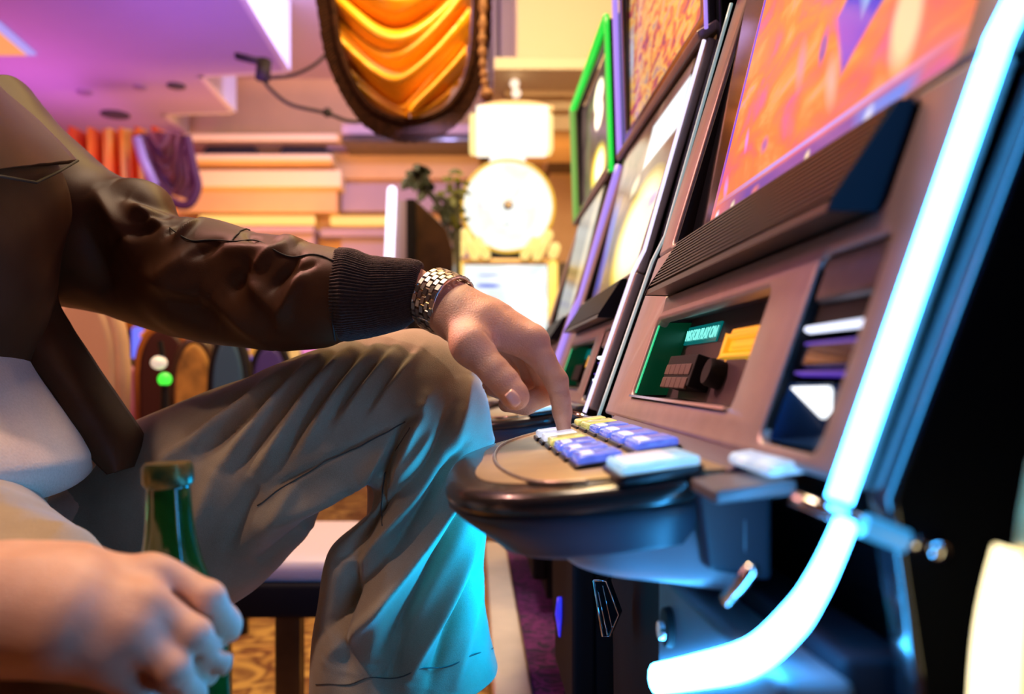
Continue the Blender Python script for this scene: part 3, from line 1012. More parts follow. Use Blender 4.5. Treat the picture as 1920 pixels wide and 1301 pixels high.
machine(1.350, 'third slot machine in the row, its top box edged in green neon', {
    'screen': S3, 'top': T3, 'neon': [grn, grn, grn, grn2, grn2], 'bar': barw, 'top_only': True, 'nw': 0.0075, 'far_w': 0.010, 'buttons': 'wwwwww', 'group': 'slot machines in the row'})

# the machine nearer than the camera: only its far edge with a warm lit tube is in view
r0 = thing('slot_machine', 'machine edge at the bottom right corner with a glowing warm yellow tube', 'slot machine', (0.45, -0.09, PLAT))
obj('cabinet', MB().slab([Vector((x, -0.37, CH + z)) for x, z in ((0.20, -0.5), (0.175, -0.11), (0.20, 0.0), (0.27, 0.2), (0.33, 0.41), (0.33, 0.74), (0.8, 0.74), (0.8, -0.5))], (0, 0.555, 0)), M_gloss, r0, bevel=0.004)
wt = [P(1908, 1035, 0.235), P(1888, 1110, 0.235), P(1872, 1200, 0.235), P(1862, 1330, 0.235), P(1860, 1500, 0.235)]
obj('lit_tube', MB().tube([Vector(p) for p in cr([tuple(p) for p in wt], 16)], 0.0060, n=14), glow('warm_tube', (1.0, 0.80, 0.38), 4.0), r0, smooth=True)
obj('tube_holder', MB().slab([P(1895, 1040, .235), P(1905, 960, .235), P(1925, 850, .235), P(1990, 850, .235), P(1990, 1500, .235), P(1900, 1500, .235)], (0, -0.05, 0)), M_gold, r0, bevel=0.002)


# ------------------------------------------------------------------ the room
def bxp(mb, x0, y0, x1, y1, Y, d):
    """Box whose front spans the given pixels at depth Y and which runs d metres back."""
    a, b = P(x0, y1, Y), P(x1, y0, Y)
    return mb.box((a.x, Y, a.z), (b.x, Y + d, b.z))


def carpet(name, c1, c2, c3, sc):
    m, nt, b = _nodes(name)
    N, L = nt.nodes, nt.links
    b.inputs['Roughness'].default_value = 0.95
    tc = N.new('ShaderNodeTexCoord')
    n = N.new('ShaderNodeTexNoise')
    n.inputs['Scale'].default_value = sc
    n.inputs['Distortion'].default_value = 1.6
    n.inputs['Detail'].default_value = 2
    L.new(tc.outputs['Object'], n.inputs['Vector'])
    r = N.new('ShaderNodeValToRGB')
    r.color_ramp.elements[0].position, r.color_ramp.elements[0].color = 0.40, (*c1, 1)
    r.color_ramp.elements[1].position, r.color_ramp.elements[1].color = 0.60, (*c3, 1)
    e = r.color_ramp.elements.new(0.5)
    e.color = (*c2, 1)
    L.new(n.outputs['Fac'], r.inputs['Fac'])
    L.new(r.outputs['Color'], b.inputs['Base Color'])
    f = N.new('ShaderNodeTexNoise')
    f.inputs['Scale'].default_value = 260
    L.new(tc.outputs['Object'], f.inputs['Vector'])
    bp = N.new('ShaderNodeBump')
    bp.inputs['Strength'].default_value = 0.6
    L.new(f.outputs['Fac'], bp.inputs['Height'])
    L.new(bp.outputs['Normal'], b.inputs['Normal'])
    return m


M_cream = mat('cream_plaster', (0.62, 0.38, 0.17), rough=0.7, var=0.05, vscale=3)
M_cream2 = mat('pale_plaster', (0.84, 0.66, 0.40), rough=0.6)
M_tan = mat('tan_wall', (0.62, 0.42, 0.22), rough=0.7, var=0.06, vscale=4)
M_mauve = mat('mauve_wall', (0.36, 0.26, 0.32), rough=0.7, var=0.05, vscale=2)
M_lilac = mat('lilac_ceiling', (0.52, 0.42, 0.62), rough=0.8, var=0.03, vscale=1.5)
M_white = mat('white_paint', (0.80, 0.78, 0.82), rough=0.6)
M_dark = mat('dark_recess', (0.03, 0.018, 0.02), rough=0.7)
M_wood = mat('dark_wood', (0.055, 0.026, 0.014), rough=0.35, var=0.4, vscale=12, coat=0.3)

ZC = CH + 2.42
struct('floor', MB().box((-9, -2.5, -0.05), (3.5, 8.5, 0.0)), carpet('gold_swirl_carpet', (0.50, 0.26, 0.07), (0.16, 0.05, 0.02), (0.62, 0.36, 0.10), 5.0))
struct('trim_1', MB().box((0.085, -1.5, 0.0), (0.95, 2.35, PLAT)), carpet('purple_carpet', (0.05, 0.01, 0.09), (0.16, 0.02, 0.20), (0.03, 0.015, 0.07), 26.0))
ns_ = MB().box((0.028, -1.5, PLAT - 0.03), (0.092, 2.36, PLAT + 0.006))
struct('trim_2', ns_, mat('brass_nosing', (0.80, 0.62, 0.50), rough=0.28, metal=0.55, var=0.08, vscale=14), bevel=0.006, seg=3)
struct('trim_3', MB().box((0.036, -1.5, 0.0), (0.084, 2.35, PLAT - 0.03)), M_wood)

# lilac ceiling soffit with its stepped edge, and the higher ceiling beyond
x1_, x2_, x3_ = -1.52, -2.25, -2.92
sof = [(-9, -2.5), (x1_ + .0, -2.5), (x1_, 6.35), (x2_, 6.45), (x2_, 7.35), (x3_, 7.40), (x3_, 8.0), (-9, 8.0)]
struct('ceiling_soffit', MB().slab([Vector((x, y, ZC)) for x, y in sof], (0, 0, 0.05)), M_lilac)
fas = MB()
for (xa, ya), (xb, yb) in zip(sof[1:6], sof[2:7]):
    dd = Vector((0.05, 0, 0)) if abs(xa - xb) < 0.01 else Vector((0, 0.05, 0))
    fas.slab([Vector((xa, ya, ZC)), Vector((xb, yb, ZC)), Vector((xb, yb, ZC + 0.55)), Vector((xa, ya, ZC + 0.55))], dd)
struct('ceiling_fascia', fas, M_white)
struct('ceiling', MB().box((-9, -2.5, ZC + 0.55), (3.5, 8.5, ZC + 0.62)), mat('warm_ceiling', (0.50, 0.36, 0.36), rough=0.8))
struct('wall_back', MB().box((-9, 8.0, 0), (3.5, 8.12, ZC + 0.6)), M_cream)
struct('wall_left', MB().box((-9.1, -2.5, 0), (-9.0, 8.1, ZC + 0.6)), M_mauve)
struct('wall_right', MB().box((1.35, -2.5, 0), (1.47, 8.1, ZC + 0.6)), M_tan)


def band(name, x0, y0, x1, y1, Y, m, **k):
    return struct(name, bxp(MB(), x0, y0, x1, y1, Y, 8.02 - Y), m, **k)


# cornice of the back wall, top to bottom, left bay then the bay set back to its right
n_t = 4
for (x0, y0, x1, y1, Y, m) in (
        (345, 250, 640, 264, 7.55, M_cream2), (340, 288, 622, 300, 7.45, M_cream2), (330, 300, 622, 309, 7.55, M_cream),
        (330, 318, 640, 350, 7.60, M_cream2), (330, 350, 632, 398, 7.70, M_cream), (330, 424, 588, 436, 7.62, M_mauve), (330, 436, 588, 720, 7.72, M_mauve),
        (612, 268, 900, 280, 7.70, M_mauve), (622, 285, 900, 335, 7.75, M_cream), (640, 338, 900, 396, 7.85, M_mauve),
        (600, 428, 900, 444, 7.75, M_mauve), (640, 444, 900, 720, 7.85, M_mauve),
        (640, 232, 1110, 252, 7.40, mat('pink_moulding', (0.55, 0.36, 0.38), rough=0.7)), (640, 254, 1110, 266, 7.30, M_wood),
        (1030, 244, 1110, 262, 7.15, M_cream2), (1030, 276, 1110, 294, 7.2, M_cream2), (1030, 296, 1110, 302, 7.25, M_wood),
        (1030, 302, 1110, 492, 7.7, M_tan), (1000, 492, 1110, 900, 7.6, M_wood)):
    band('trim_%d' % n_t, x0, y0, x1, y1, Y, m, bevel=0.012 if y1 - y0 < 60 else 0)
    n_t += 1
# two low arched vents in the frieze
for ax, aw in ((432, 52), (570, 46)):
    a = MB()
    pts = [P(ax + aw * math.cos(t), 288 - 24 * math.sin(t), 7.72) for t in [PI * i / 16 for i in range(17)]]
    a.slab(pts, (0, 0.1, 0))
    struct('trim_%d' % n_t, a, M_dark)
    n_t += 1
# warm cove lamps behind the cornices: long lit tubes
for k, (x0, y0, x1, y1, Y) in enumerate(((372, 403, 590, 421, 7.66), (618, 404, 742, 422, 7.80))):
    o_ = obj('cove_light', bxp(MB(), x0, y0, x1, y1, Y, 0.06), glow('cove_glow_%d' % k, (1.0, 0.52, 0.11), 1.35), bevel=0.02)
    tag(o_, ('long warm glowing cove light under the cornice above the sleeve', 'short warm glowing cove light just left of the white light bar')[k], 'light', 'cove lights')

# bulkhead with its stepped mouldings at the top, right of the orange drape
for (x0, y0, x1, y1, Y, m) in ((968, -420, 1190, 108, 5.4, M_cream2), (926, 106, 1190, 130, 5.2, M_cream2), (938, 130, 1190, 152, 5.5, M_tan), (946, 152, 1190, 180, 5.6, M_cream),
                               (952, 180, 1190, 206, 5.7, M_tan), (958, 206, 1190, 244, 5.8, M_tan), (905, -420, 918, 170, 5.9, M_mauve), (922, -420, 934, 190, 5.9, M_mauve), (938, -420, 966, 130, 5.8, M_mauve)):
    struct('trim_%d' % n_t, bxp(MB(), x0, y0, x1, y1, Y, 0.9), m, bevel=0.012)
    n_t += 1

# fittings of the ceiling
for px, py, rp, lab in ((330, 160, 17, 'small dark round ceiling speaker, nearer one above the purple swag'), (216, 214, 26, 'flat dark oval ceiling speaker above the orange curtain'),
                        (262, 162, 12, 'faint small round ceiling fitting left of the dark speaker'), (158, 172, 14, 'faint ceiling fitting highest above the sleeve at far left')):
    Y = 2.42 * F / (BY - py)
    c = P(px, py, Y)
    k = MB().lathe((c.x, c.y, ZC), [(R(rp, Y), 0.0), (R(rp, Y), -0.012), (R(rp, Y) * .75, -0.02)], 28)
    o_ = obj('ceiling_speaker', k, mat('speaker_%d' % px, (0.06, 0.05, 0.08) if rp > 15 else (0.30, 0.20, 0.36), rough=0.6), smooth=True, auto=0.6)
    tag(o_, lab, 'ceiling speaker', 'round ceiling fittings')
# lit panel let into the soffit at the far left
pn = thing('ceiling_light', 'warm orange lit ceiling panel with a pale violet frame', 'ceiling light', (-3.62, 5.75, ZC - 0.03))
q = [P(-140, 38, 2.40 * F / (BY - 38)), P(-2, 44, 2.40 * F / (BY - 44)), P(68, 104, 2.40 * F / (BY - 104)), P(-140, 104, 2.40 * F / (BY - 104))]
cq = sum(q, Vector()) / 4
obj('light_frame', MB().slab(q, (0, 0, 0.018)), glow('violet_frame', (0.42, 0.36, 0.95), 0.9), pn)
obj('light_panel', MB().slab([cq + (p - cq) * 0.93 + Vector((-.04, 0, -0.010)) for p in q], (0, 0, 0.008)), glow('orange_panel', (1.0, 0.36, 0.08), 0.95), pn)
# small spotlight under the high ceiling, and the bracket with its cable
dl = P(675, 210, 5.2)
o_ = obj('spotlight', MB().ball(dl, R(11, 5.2)).tube([dl, dl + Vector((0, 0, 0.5)), Vector((dl.x, dl.y, ZC + .55))], 0.006), glow('spot', (1.0, 0.9, 0.7), 4.0), smooth=True)
tag(o_, 'tiny round white spotlight just left of the orange drape', 'light')
bk_ = thing('ceiling_bracket', 'dark bracket on the lilac ceiling edge with two drooping cables', 'bracket', P(490, 118, 4.4))
obj('mount', MB().tube([P(443, 105, 4.4), P(505, 120, 4.4)], 0.035, n=12, flat=((0, 0, 1), 0.5)).tube([P(496, 112, 4.4), P(492, 150, 4.4)], 0.04, n=14), M_dark, bk_, smooth=True)
for pts in ([(500, 146), (545, 142), (592, 120), (622, 88), (640, 60)], [(494, 150), (508, 168), (545, 196), (612, 212), (660, 228), (720, 222)]):
    obj('cable', MB().tube([Vector(p) for p in cr([tuple(P(x, y, 4.4)) for x, y in pts], 24)], 0.010, n=8), M_dark, bk_, smooth=True)
obj('cable_clamp', MB().ball(P(614, 211, 4.4), 0.026, n=14, m=8), M_dark, bk_, smooth=True)


# orange swag drape with dark fringe and tassel cord
def drape(name, label, outline_l, outline_r, top, Y, m, mf, freq, amp, group, sway=0.0):
    root = thing(name, label, 'drape', P((outline_l[0][0] + outline_r[0][0]) / 2, top, Y), group)
    nu, nv = 90, 70
    L_ = cr(outline_l, nu)
    R_ = cr(outline_r, nu)
    vs, fs, edge = [], [], []
    for i in range(nu):
        for j in range(nv):
            s = j / (nv - 1)
            px, py = L_[i] * (1 - s) + R_[i] * s
            sag = (s - 0.45) ** 2
            ph = (py + 190 * sag * 2.2) * freq + 1.2 * math.sin(s * 5.0 + i * 0.05) + sway * s
            hh = amp * (math.sin(ph) + 0.55 * math.sin(ph * 1.7 + 1.3 + 4 * s) + 0.3 * math.sin(ph * 3.1 + 7 * s))
            belly = 0.09 * math.sin(PI * s)
            vs.append(P(px, py, Y) + Vector((0, -hh - belly, 0)))
    for i in range(nu - 1):
        for j in range(nv - 1):
            a = i * nv + j
            fs.append((a, a + 1, a + nv + 1, a + nv))
    mb = MB().add(vs, fs)
    o = obj('swag', mb, m, root, smooth=True)
    so = o.modifiers.new('th', 'SOLIDIFY')
    so.thickness = 0.006
    return root, vs, nu, nv


M_silk = mat('orange_silk', (1.0, 0.42, 0.008), rough=0.34, var=0.10, vscale=6)
M_fringe = mat('dark_fringe', (0.030, 0.010, 0.005), rough=0.9, spec=0.1, var=0.5, vscale=80)
Ld = [(602, -150), (612, -60), (622, 10), (634, 82), (656, 142), (694, 194), (738, 222), (770, 232)]
Rd = [(880, -150), (882, -60), (882, 10), (878, 70), (868, 130), (842, 184), (806, 216), (776, 233)]
dr_, vs_, nu_, nv_ = drape('orange_drape', 'orange silk swag drape with dark fringe hanging from above', Ld, Rd, -150, 2.7, M_silk, M_fringe, 0.085, 0.027, None)
fr_pts = [(604, -150), (614, -60), (624, 10), (636, 88), (662, 156), (700, 206), (760, 228), (820, 216), (862, 176), (884, 120), (892, 50), (893, -60), (893, -150)]
fp = [Vector(p) for p in cr([tuple(P(x, y, 2.64)) for x, y in fr_pts], 160)]
fm = MB()
cf = P(755, 60, 2.64)
random.seed(4)
for i in range(len(fp) - 1):
    out_ = (fp[i] - cf)
    out_.normalize()
    out_ = (out_ + Vector((0, 0, -0.7))).normalized()
    w = 0.042 + 0.022 * math.sin(PI * i / len(fp)) + random.uniform(0, .004)
    t_ = fp[i + 1] - fp[i]
    fm.slab([fp[i], fp[i] + t_ * 0.85, fp[i] + t_ * 0.85 + out_ * w, fp[i] + out_ * w], (0, 0.016, 0))
fm.tube(fp, 0.012, n=8)
obj('fringe', fm, M_fringe, dr_)
tc_ = MB().tube([Vector(p) for p in cr([tuple(P(x, y, 2.6)) for x, y in ((903, -150), (906, 0), (904, 90), (908, 150), (912, 178))], 40)], [0.012 + 0.004 * math.sin(i * 1.9) for i in range(40)], n=10)
tc_.ball(P(913, 178, 2.6), 0.022, n=14, m=8)
obj('tassel_cord', tc_, mat('tassel_brown', (0.30, 0.14, 0.06), rough=0.7, var=.4, vscale=60), dr_, smooth=True)

# purple swag in the distance and the orange curtain left of it
Lp = [(268, 252), (276, 285), (286, 320), (300, 350), (318, 368)]
Rp = [(346, 252), (350, 285), (358, 315), (368, 345), (352, 374)]
pd, _, _, _ = drape('purple_drape', 'dusky purple swag drape hanging beyond the shoulder', Lp, Rp, 252, 6.2, mat('plum_silk', (0.20, 0.045, 0.03), rough=0.4, sheen=0.4, var=0.3, vscale=5), M_fringe, 0.14, 0.03, None)
pf_ = [Vector(p) for p in cr([tuple(P(x, y, 6.05)) for x, y in ((262, 254), (276, 300), (292, 342), (320, 376), (352, 384), (370, 352), (362, 312), (350, 256))], 60)]
obj('fringe', MB().tube(pf_, 0.035, n=10), mat('plum_fringe', (0.10, 0.03, 0.05), rough=0.7), pd, smooth=True)
obj('drape_tie', MB().tube([P(256, 258, 6.0), P(268, 300, 6.0), P(290, 348, 6.0)], 0.035, n=10), mat('lilac_tie', (0.5, 0.42, 0.6), rough=0.4), pd, smooth=True)
ctn = MB()
ncu = 90
vv, ff = [], []
for i in range(ncu):
    s = i / (ncu - 1)
    x = 120 + s * 190
    d_ = 0.10 * math.sin(s * 38) + 0.05 * math.sin(s * 71 + 1)
    for (yy, sh) in ((246, 0), (330, 8), (430, 20)):
        vv.append(P(x + sh * s, yy, 6.6) + Vector((0, d_, 0)))
for i in range(ncu - 1):
    for k in range(2):
        a = i * 3 + k
        ff.append((a, a + 3, a + 4, a + 1))
ctn.add(vv, ff)
m_, nt_, b_ = _nodes('striped_curtain')
tcx = nt_.nodes.new('ShaderNodeTexCoord')
wv = nt_.nodes.new('ShaderNodeTexWave')
wv.inputs['Scale'].default_value = 1.9
wv.inputs['Distortion'].default_value = 1.5
nt_.links.new(tcx.outputs['Object'], wv.inputs['Vector'])
rp_ = nt_.nodes.new('ShaderNodeValToRGB')
rp_.color_ramp.elements[0].color = (0.75, 0.08, 0.005, 1)
rp_.color_ramp.elements[1].color = (1.0, 0.66, 0.10, 1)
e_ = rp_.color_ramp.elements.new(0.5)
e_.color = (1.0, 0.30, 0.01, 1)
nt_.links.new(wv.outputs['Color'], rp_.inputs['Fac'])
nt_.links.new(rp_.outputs['Color'], b_.inputs['Base Color'])
b_.inputs['Roughness'].default_value = 0.6
cto = obj('orange_curtain', ctn, m_, smooth=True)
cto.modifiers.new('th', 'SOLIDIFY').thickness = 0.01
tag(cto, 'orange and yellow pleated curtain behind the man\'s shoulder', 'curtain')

# ------------------------------------------------------------------ the wheel machine at the end of the aisle
YW = 4.5
wr = thing('wheel_machine', 'tall glowing slot machine with a bright prize wheel and yellow light bars', 'slot machine', (P(948, 700, YW).x, YW + 0.3, 0))
g_gold = glow('gold_lamp', (1.0, 0.62, 0.10), 1.5)
bx0 = MB().box((P(850, 0, YW).x, YW + 0.03, 0.0), (P(1046, 0, YW).x, YW + 0.65, P(0, 486, YW).z))
obj('cabinet', bx0, mat('brown_cabinet', (0.10, 0.05, 0.035), rough=0.4), wr, bevel=0.015)
obj('header', bxp(MB(), 846, 484, 1050, 496, YW - 0.02, 0.2), mat('gold_header', (0.75, 0.5, 0.25), rough=0.35, metal=.3), wr, bevel=0.01)
ws = screen('wheel_machine_screen', (0, 2), [(0.35, (0.75, 0.85, 0.82)), (0.55, (1.0, 1.05, 1.05)), (0.7, (1.3, 1.4, 1.4))], 2.5, [
    ('b', 0.5, 0.02, 0.5, 0.22, (0.05, 0.025, 0.02), 0.25, 0),
    ('e', 0.60, 0.27, 0.10, 0.10, (0.85, 1.0, 1.2), 0.6, 0), ('e', 0.90, 0.22, 0.06, 0.06, (0.9, 0.9, 1.2), 0.6, 0), ('e', 0.87, 0.05, 0.08, 0.07, (0.9, 0.9, 0.5), 0.8, 0),
    ('b', 0.30, 0.885, 0.16, 0.016, (0.30, 0.36, 0.85), 0.6, 0), ('b', 0.29, 0.77, 0.17, 0.026, (0.04, 0.10, 0.75), 0.6, 0), ('b', 0.25, 0.635, 0.18, 0.012, (0.75, 0.15, 0.2), 0.8, 0),
    ('e', 0.30, 0.5, 0.2, 0.08, (1.1, 1.25, 1.25), 0.9, 0)], 1.15)
obj('screen', MB().slab([P(x, y, YW) + Vector((0, 0, 0)) for x, y in ((870, 668), (1026, 668), (1026, 496), (870, 496))], (0, 0.02, 0)), ws, wr)
for x0, x1, yb in ((849, 869, 668), (1028, 1046, 652)):
    lb = MB().tube([P((x0 + x1) / 2, 497, YW - 0.02), P((x0 + x1) / 2, yb - 8, YW - 0.02)], R((x1 - x0) / 2, YW), n=16)
    lb.ball(P((x0 + x1) / 2, 497, YW - .02), R((x1 - x0) / 2, YW)).ball(P((x0 + x1) / 2, yb - 8, YW - .02), R((x1 - x0) / 2, YW))
    obj('light_bar', lb, g_gold, wr, smooth=True)
obj('lower_panel', bxp(MB(), 872, 672, 1024, 790, YW - 0.03, 0.06), M_gold, wr, bevel=0.02)
obj('button_deck', MB().slab([P(862, 792, YW), P(1044, 792, YW), P(1052, 812, YW - 0.28), P(856, 812, YW - .28)], (0, 0, -0.05)), M_gold, wr, bevel=0.01)
wc = P(952, 388, YW)
rw = R(88, YW)
wh = obj('wheel', MB().lathe((wc.x, YW - 0.02, wc.z), [(rw * 0.96, 0.08), (rw * 0.96, 0.0), (rw * 0.3, -0.012), (0.02, -0.015)], 64, 'y'),
         screen('wheel_face', (0, 2), [(0.3, (1.0, 1.0, 0.85)), (0.7, (1.25, 1.3, 1.3))], 4.0, [
             ('b', 0.46, 0.69, 0.04, 0.012, (0.35, 0.45, 0.75), 0.5, 0.2), ('b', 0.44, 0.75, 0.03, 0.008, (0.5, 0.6, 0.8), 0.5, 0.3), ('b', 0.40, 0.78, 0.03, 0.008, (0.6, 0.6, 0.75), 0.6, 0.5),
             ('b', 0.49, 0.30, 0.04, 0.010, (0.30, 0.35, 0.5), 0.5, 0), ('b', 0.44, 0.22, 0.05, 0.010, (0.8, 0.85, 0.8), 0.6, -0.2),
             ('e', 0.20, 0.50, 0.010, 0.06, (0.4, 0.3, 0.6), 0.6, 0), ('e', 0.335, 0.50, 0.012, 0.035, (0.35, 0.4, 0.6), 0.6, 0),
             ('e', 0.66, 0.51, 0.010, 0.045, (0.5, 0.65, 0.8), 0.6, 0), ('e', 0.79, 0.48, 0.010, 0.04, (0.4, 0.55, 0.65), 0.6, 0)], 1.0), wr, smooth=True, auto=0.5)
rim = MB()
rim.tube([(wc.x + rw * .97 * math.cos(a), YW - 0.03, wc.z + rw * .97 * math.sin(a)) for a in [2 * PI * i / 72 for i in range(73)]], rw * 0.036, n=12, cap=False)
obj('wheel_rim', rim, glow('rim_gold', (1.0, 0.55, 0.02), 1.0), wh, smooth=True)
obj('wheel_hub', MB().lathe((wc.x, YW - 0.06, wc.z), [(0.026, 0.05), (0.026, 0.0), (0.012, -0.012)], 24, 'y'), M_steel, wh, smooth=True, auto=0.5)
obj('wheel_neck', bxp(MB(), 918, 292, 986, 320, YW + 0.02, 0.12), glow('pale_neck', (1.0, 0.92, 0.95), 1.3), wr, bevel=0.02)
obj('wheel_bracket', bxp(MB(), 905, 455, 1000, 486, YW + 0.05, 0.15), M_black, wr, bevel=0.02)
for x0, y0, x1, y1, r_ in ((863, 472, 859, 458, 10), (871, 438, 890, 478, 9.5), (897, 452, 911, 477, 9), (984, 478, 1002, 452, 9), (1007, 479, 1028, 440, 9.5), (1037, 475, 1041, 464, 10)):
    a_, b2_ = P(x0, y0, YW - .05), P(x1, y1, YW - .05)
    obj('bulb', MB().tube([a_, b2_], R(r_, YW), n=16).ball(a_, R(r_, YW)).ball(b2_, R(r_, YW)), glow('bulb_glow', (1.0, 0.70, 0.20), 1.25) if x0 == 863 else bpy.data.materials['bulb_glow'], wr, smooth=True)
sg = MB()
plate(sg, rr(P(893, 0, YW).x, P(0, 288, YW).z, P(1026, 0, YW).x, P(0, 206, YW).z, 0.01), [], 0.16, 0.006, lambda a, b, h: Vector((a, YW + h, b)))
so_ = obj('sign_box', sg, glow('sign_white', (1.0, 0.95, 0.78), 1.35), wr, smooth=True, auto=0.6)
for x0, x1 in ((880, 895), (1024, 1038)):
    obj('sign_end', bxp(MB(), x0, 209, x1, 284, YW - 0.04, 0.12), glow('sign_end_glow', (1.0, 0.78, 0.28), 1.25), so_, bevel=0.025)
obj('sign_cap', MB().tube([Vector(p) for p in cr([tuple(P(x, y, YW)) for x, y in ((898, 204), (930, 197), (962, 195), (1000, 197), (1038, 206))], 20)], 0.02, n=10), M_tan, so_, smooth=True)

# two little globe lamps on the moulding above the sign
gl = thing('wall_lamp', 'pair of small glowing globe bulbs above the white sign', 'lamp', P(966, 176, 5.3))
obj('lamp_arm', MB().tube([P(966, 190, 5.5), P(966, 150, 5.4)], 0.015, n=8), M_gold, gl)
for x, y in ((965, 157), (968, 175)):
    obj('globe', MB().ball(P(x, y, 5.32), R(9, 5.32)), glow('globe_glow', (1.0, 0.75, 0.55), 1.4) if y == 157 else bpy.data.materials['globe_glow'], gl, smooth=True)

# dark upright machine with the white light bar, left of the wheel machine
YD = 3.4
um = thing('slot_machine', 'dark brown upright machine with one white light bar on its left edge', 'slot machine', (P(790, 0, YD).x, YD + .3, 0))
cab = MB().slab([P(766, 372, YD), P(778, 372, YD), P(838, 428, YD), P(850, 470, YD), P(852, 1062, YD), P(742, 1062, YD), P(742, 380, YD)], (0, 0.42, 0))
obj('cabinet', cab, M_wood, um, bevel=0.01)
obj('black_edge', bxp(MB(), 762, 374, 780, 700, YD - 0.02, 0.03), M_black, um)
obj('side_trim', bxp(MB(), 742, 376, 763, 700, YD - 0.015, 0.03), M_mauve, um)
lbb = MB().tube([P(735, 357, YD - .03), P(729, 505, YD - .03), P(724, 640, YD - .03)], R(8.5, YD), n=16)
lbb.ball(P(735, 357, YD - .03), R(8.5, YD))
obj('light_bar', lbb, glow('white_violet_bar', (0.80, 0.80, 1.0), 2.4), um, smooth=True)
# potted plant behind it
pl = thing('potted_plant', 'leafy green potted plant behind the dark machine', 'plant', P(845, 940, 4.25))
pc = P(840, 940, 4.25)
obj('pot', MB().lathe((pc.x, pc.y, pc.z - .13), [(0.11, 0), (0.16, 0.28), (0.17, 0.3), (0.15, 0.3), (0.14, 0.25)], 24), M_wood, pl, smooth=True)
st = MB()
lf = MB()
random.seed(11)


def leaf(mb, a, dirv, ln, w):
    dirv = Vector(dirv).normalized()
    sd = dirv.cross(Vector((0.2, -1, 0.1))).normalized()
    n_ = 7
    vs, fs = [], []
    for i in range(n_ + 1):
        t = i / n_
        c = Vector(a) + dirv * ln * t + Vector((0, -0.1, -0.35)) * ln * t * t
        hw = w * math.sin(PI * (0.06 + 0.94 * t)) ** 0.8
        vs += [c - sd * hw, c + Vector((0, -0.15 * hw, 0)), c + sd * hw]
    for i in range(n_):
        for k in range(2):
            b = i * 3 + k
            fs.append((b, b + 1, b + 4, b + 3))
    mb.add(vs, fs)


for (x, y) in ((848, 345), (854, 360), (842, 380), (856, 345), (850, 400), (856, 420), (844, 430), (858, 335), (862, 350), (838, 410), (850, 372), (856, 390)):
    tip = P(x, y, 4.25 + random.uniform(-.1, .1))
    st.tube([pc + Vector((0, 0, 0.15)), (pc + tip) / 2 + Vector((0.03, 0, 0)), tip], 0.006, n=6)
    for k in range(4):
        leaf(lf, tip + Vector((random.uniform(-.03, .03), random.uniform(-.05, .05), random.uniform(-.06, .05))), (random.uniform(-.7, .5), random.uniform(-.6, .2), random.uniform(-.2, 1)), random.uniform(.05, .085), 0.015)
obj('stem', st, mat('plant_stem', (0.06, 0.05, 0.015), rough=0.6), pl, smooth=True)
fo = obj('foliage', lf, mat('leaf_green', (0.13, 0.14, 0.008), rough=0.45, var=0.5, vscale=9), pl, smooth=True)
dkf = MB()
bs = MB()
for pts in (((778, 330), (800, 355), (822, 385), (838, 440), (842, 520)), ((812, 372), (828, 372), (840, 380))):
    bs.tube([Vector(p) for p in cr([tuple(P(x, y, 4.2)) for x, y in pts], 14)], 0.016, n=8)
for (x, y) in ((778, 328), (786, 322), (772, 335), (790, 335), (800, 352), (835, 402), (828, 396)):
    for k in range(3):
        leaf(dkf, P(x, y, 4.2), (random.uniform(-1, 1), random.uniform(-.6, .2), random.uniform(-.5, .8)), 0.075, 0.028)
obj('branch', bs, mat('dark_branch', (0.02, 0.016, 0.008), rough=0.6), pl, smooth=True)
obj('dark_foliage', dkf, mat('leaf_dark', (0.018, 0.022, 0.008), rough=0.5), pl, smooth=True)


# ------------------------------------------------------------------ chairs and lit fittings seen under the arm
def chair(x, top, Y, wpx, mback, mframe, label, group='padded casino chairs', rot=0.0):
    c = P(x, top, Y)
    w = R(wpx, Y) / 2
    zt = c.z
    root = thing('casino_chair', label, 'chair', (c.x, c.y, 0), group)
    zs = min(0.62, zt - 0.38)
    prof = [(-w, zs + .02), (-w * 1.05, zs + (zt - zs) * .55)] + [(w * 1.02 * math.cos(PI - PI * i / 14), zs + (zt - zs) * .6 + (zt - zs) * .4 * math.sin(PI * i / 14)) for i in range(15)] + [(w * 1.05, zs + (zt - zs) * .55), (w, zs + .02)]
    cr_, sr = math.cos(rot), math.sin(rot)
    pt = lambda a, d, z: Vector((c.x + a * cr_ - d * sr, c.y + a * sr + d * cr_, z))
    obj('backrest', MB().slab([pt(a, 0, z) for a, z in prof], pt(0, 0.07, 0) - pt(0, 0, 0)), mback, root, bevel=0.02, seg=3)
    obj('back_frame', MB().tube([pt(a * 1.03, 0.03, z + 0.005) for a, z in prof], 0.022, n=10), mframe, root, smooth=True)
    obj('seat', MB().slab([pt(-w, 0.06, zs - .08), pt(w, 0.06, zs - .08), pt(w * .95, -0.42, zs - .08), pt(-w * .95, -0.42, zs - .08)], (0, 0, 0.09)), mback, root, bevel=0.03, seg=3)
    for a, d in ((-w * .85, 0.02), (w * .85, 0.02), (-w * .85, -0.36), (w * .85, -0.36)):
        obj('leg', MB().tube([pt(a, d, zs - .08), pt(a * 1.1, d * 1.05, 0.0)], [0.022, 0.016], n=10), mframe, root, smooth=True)
    return root


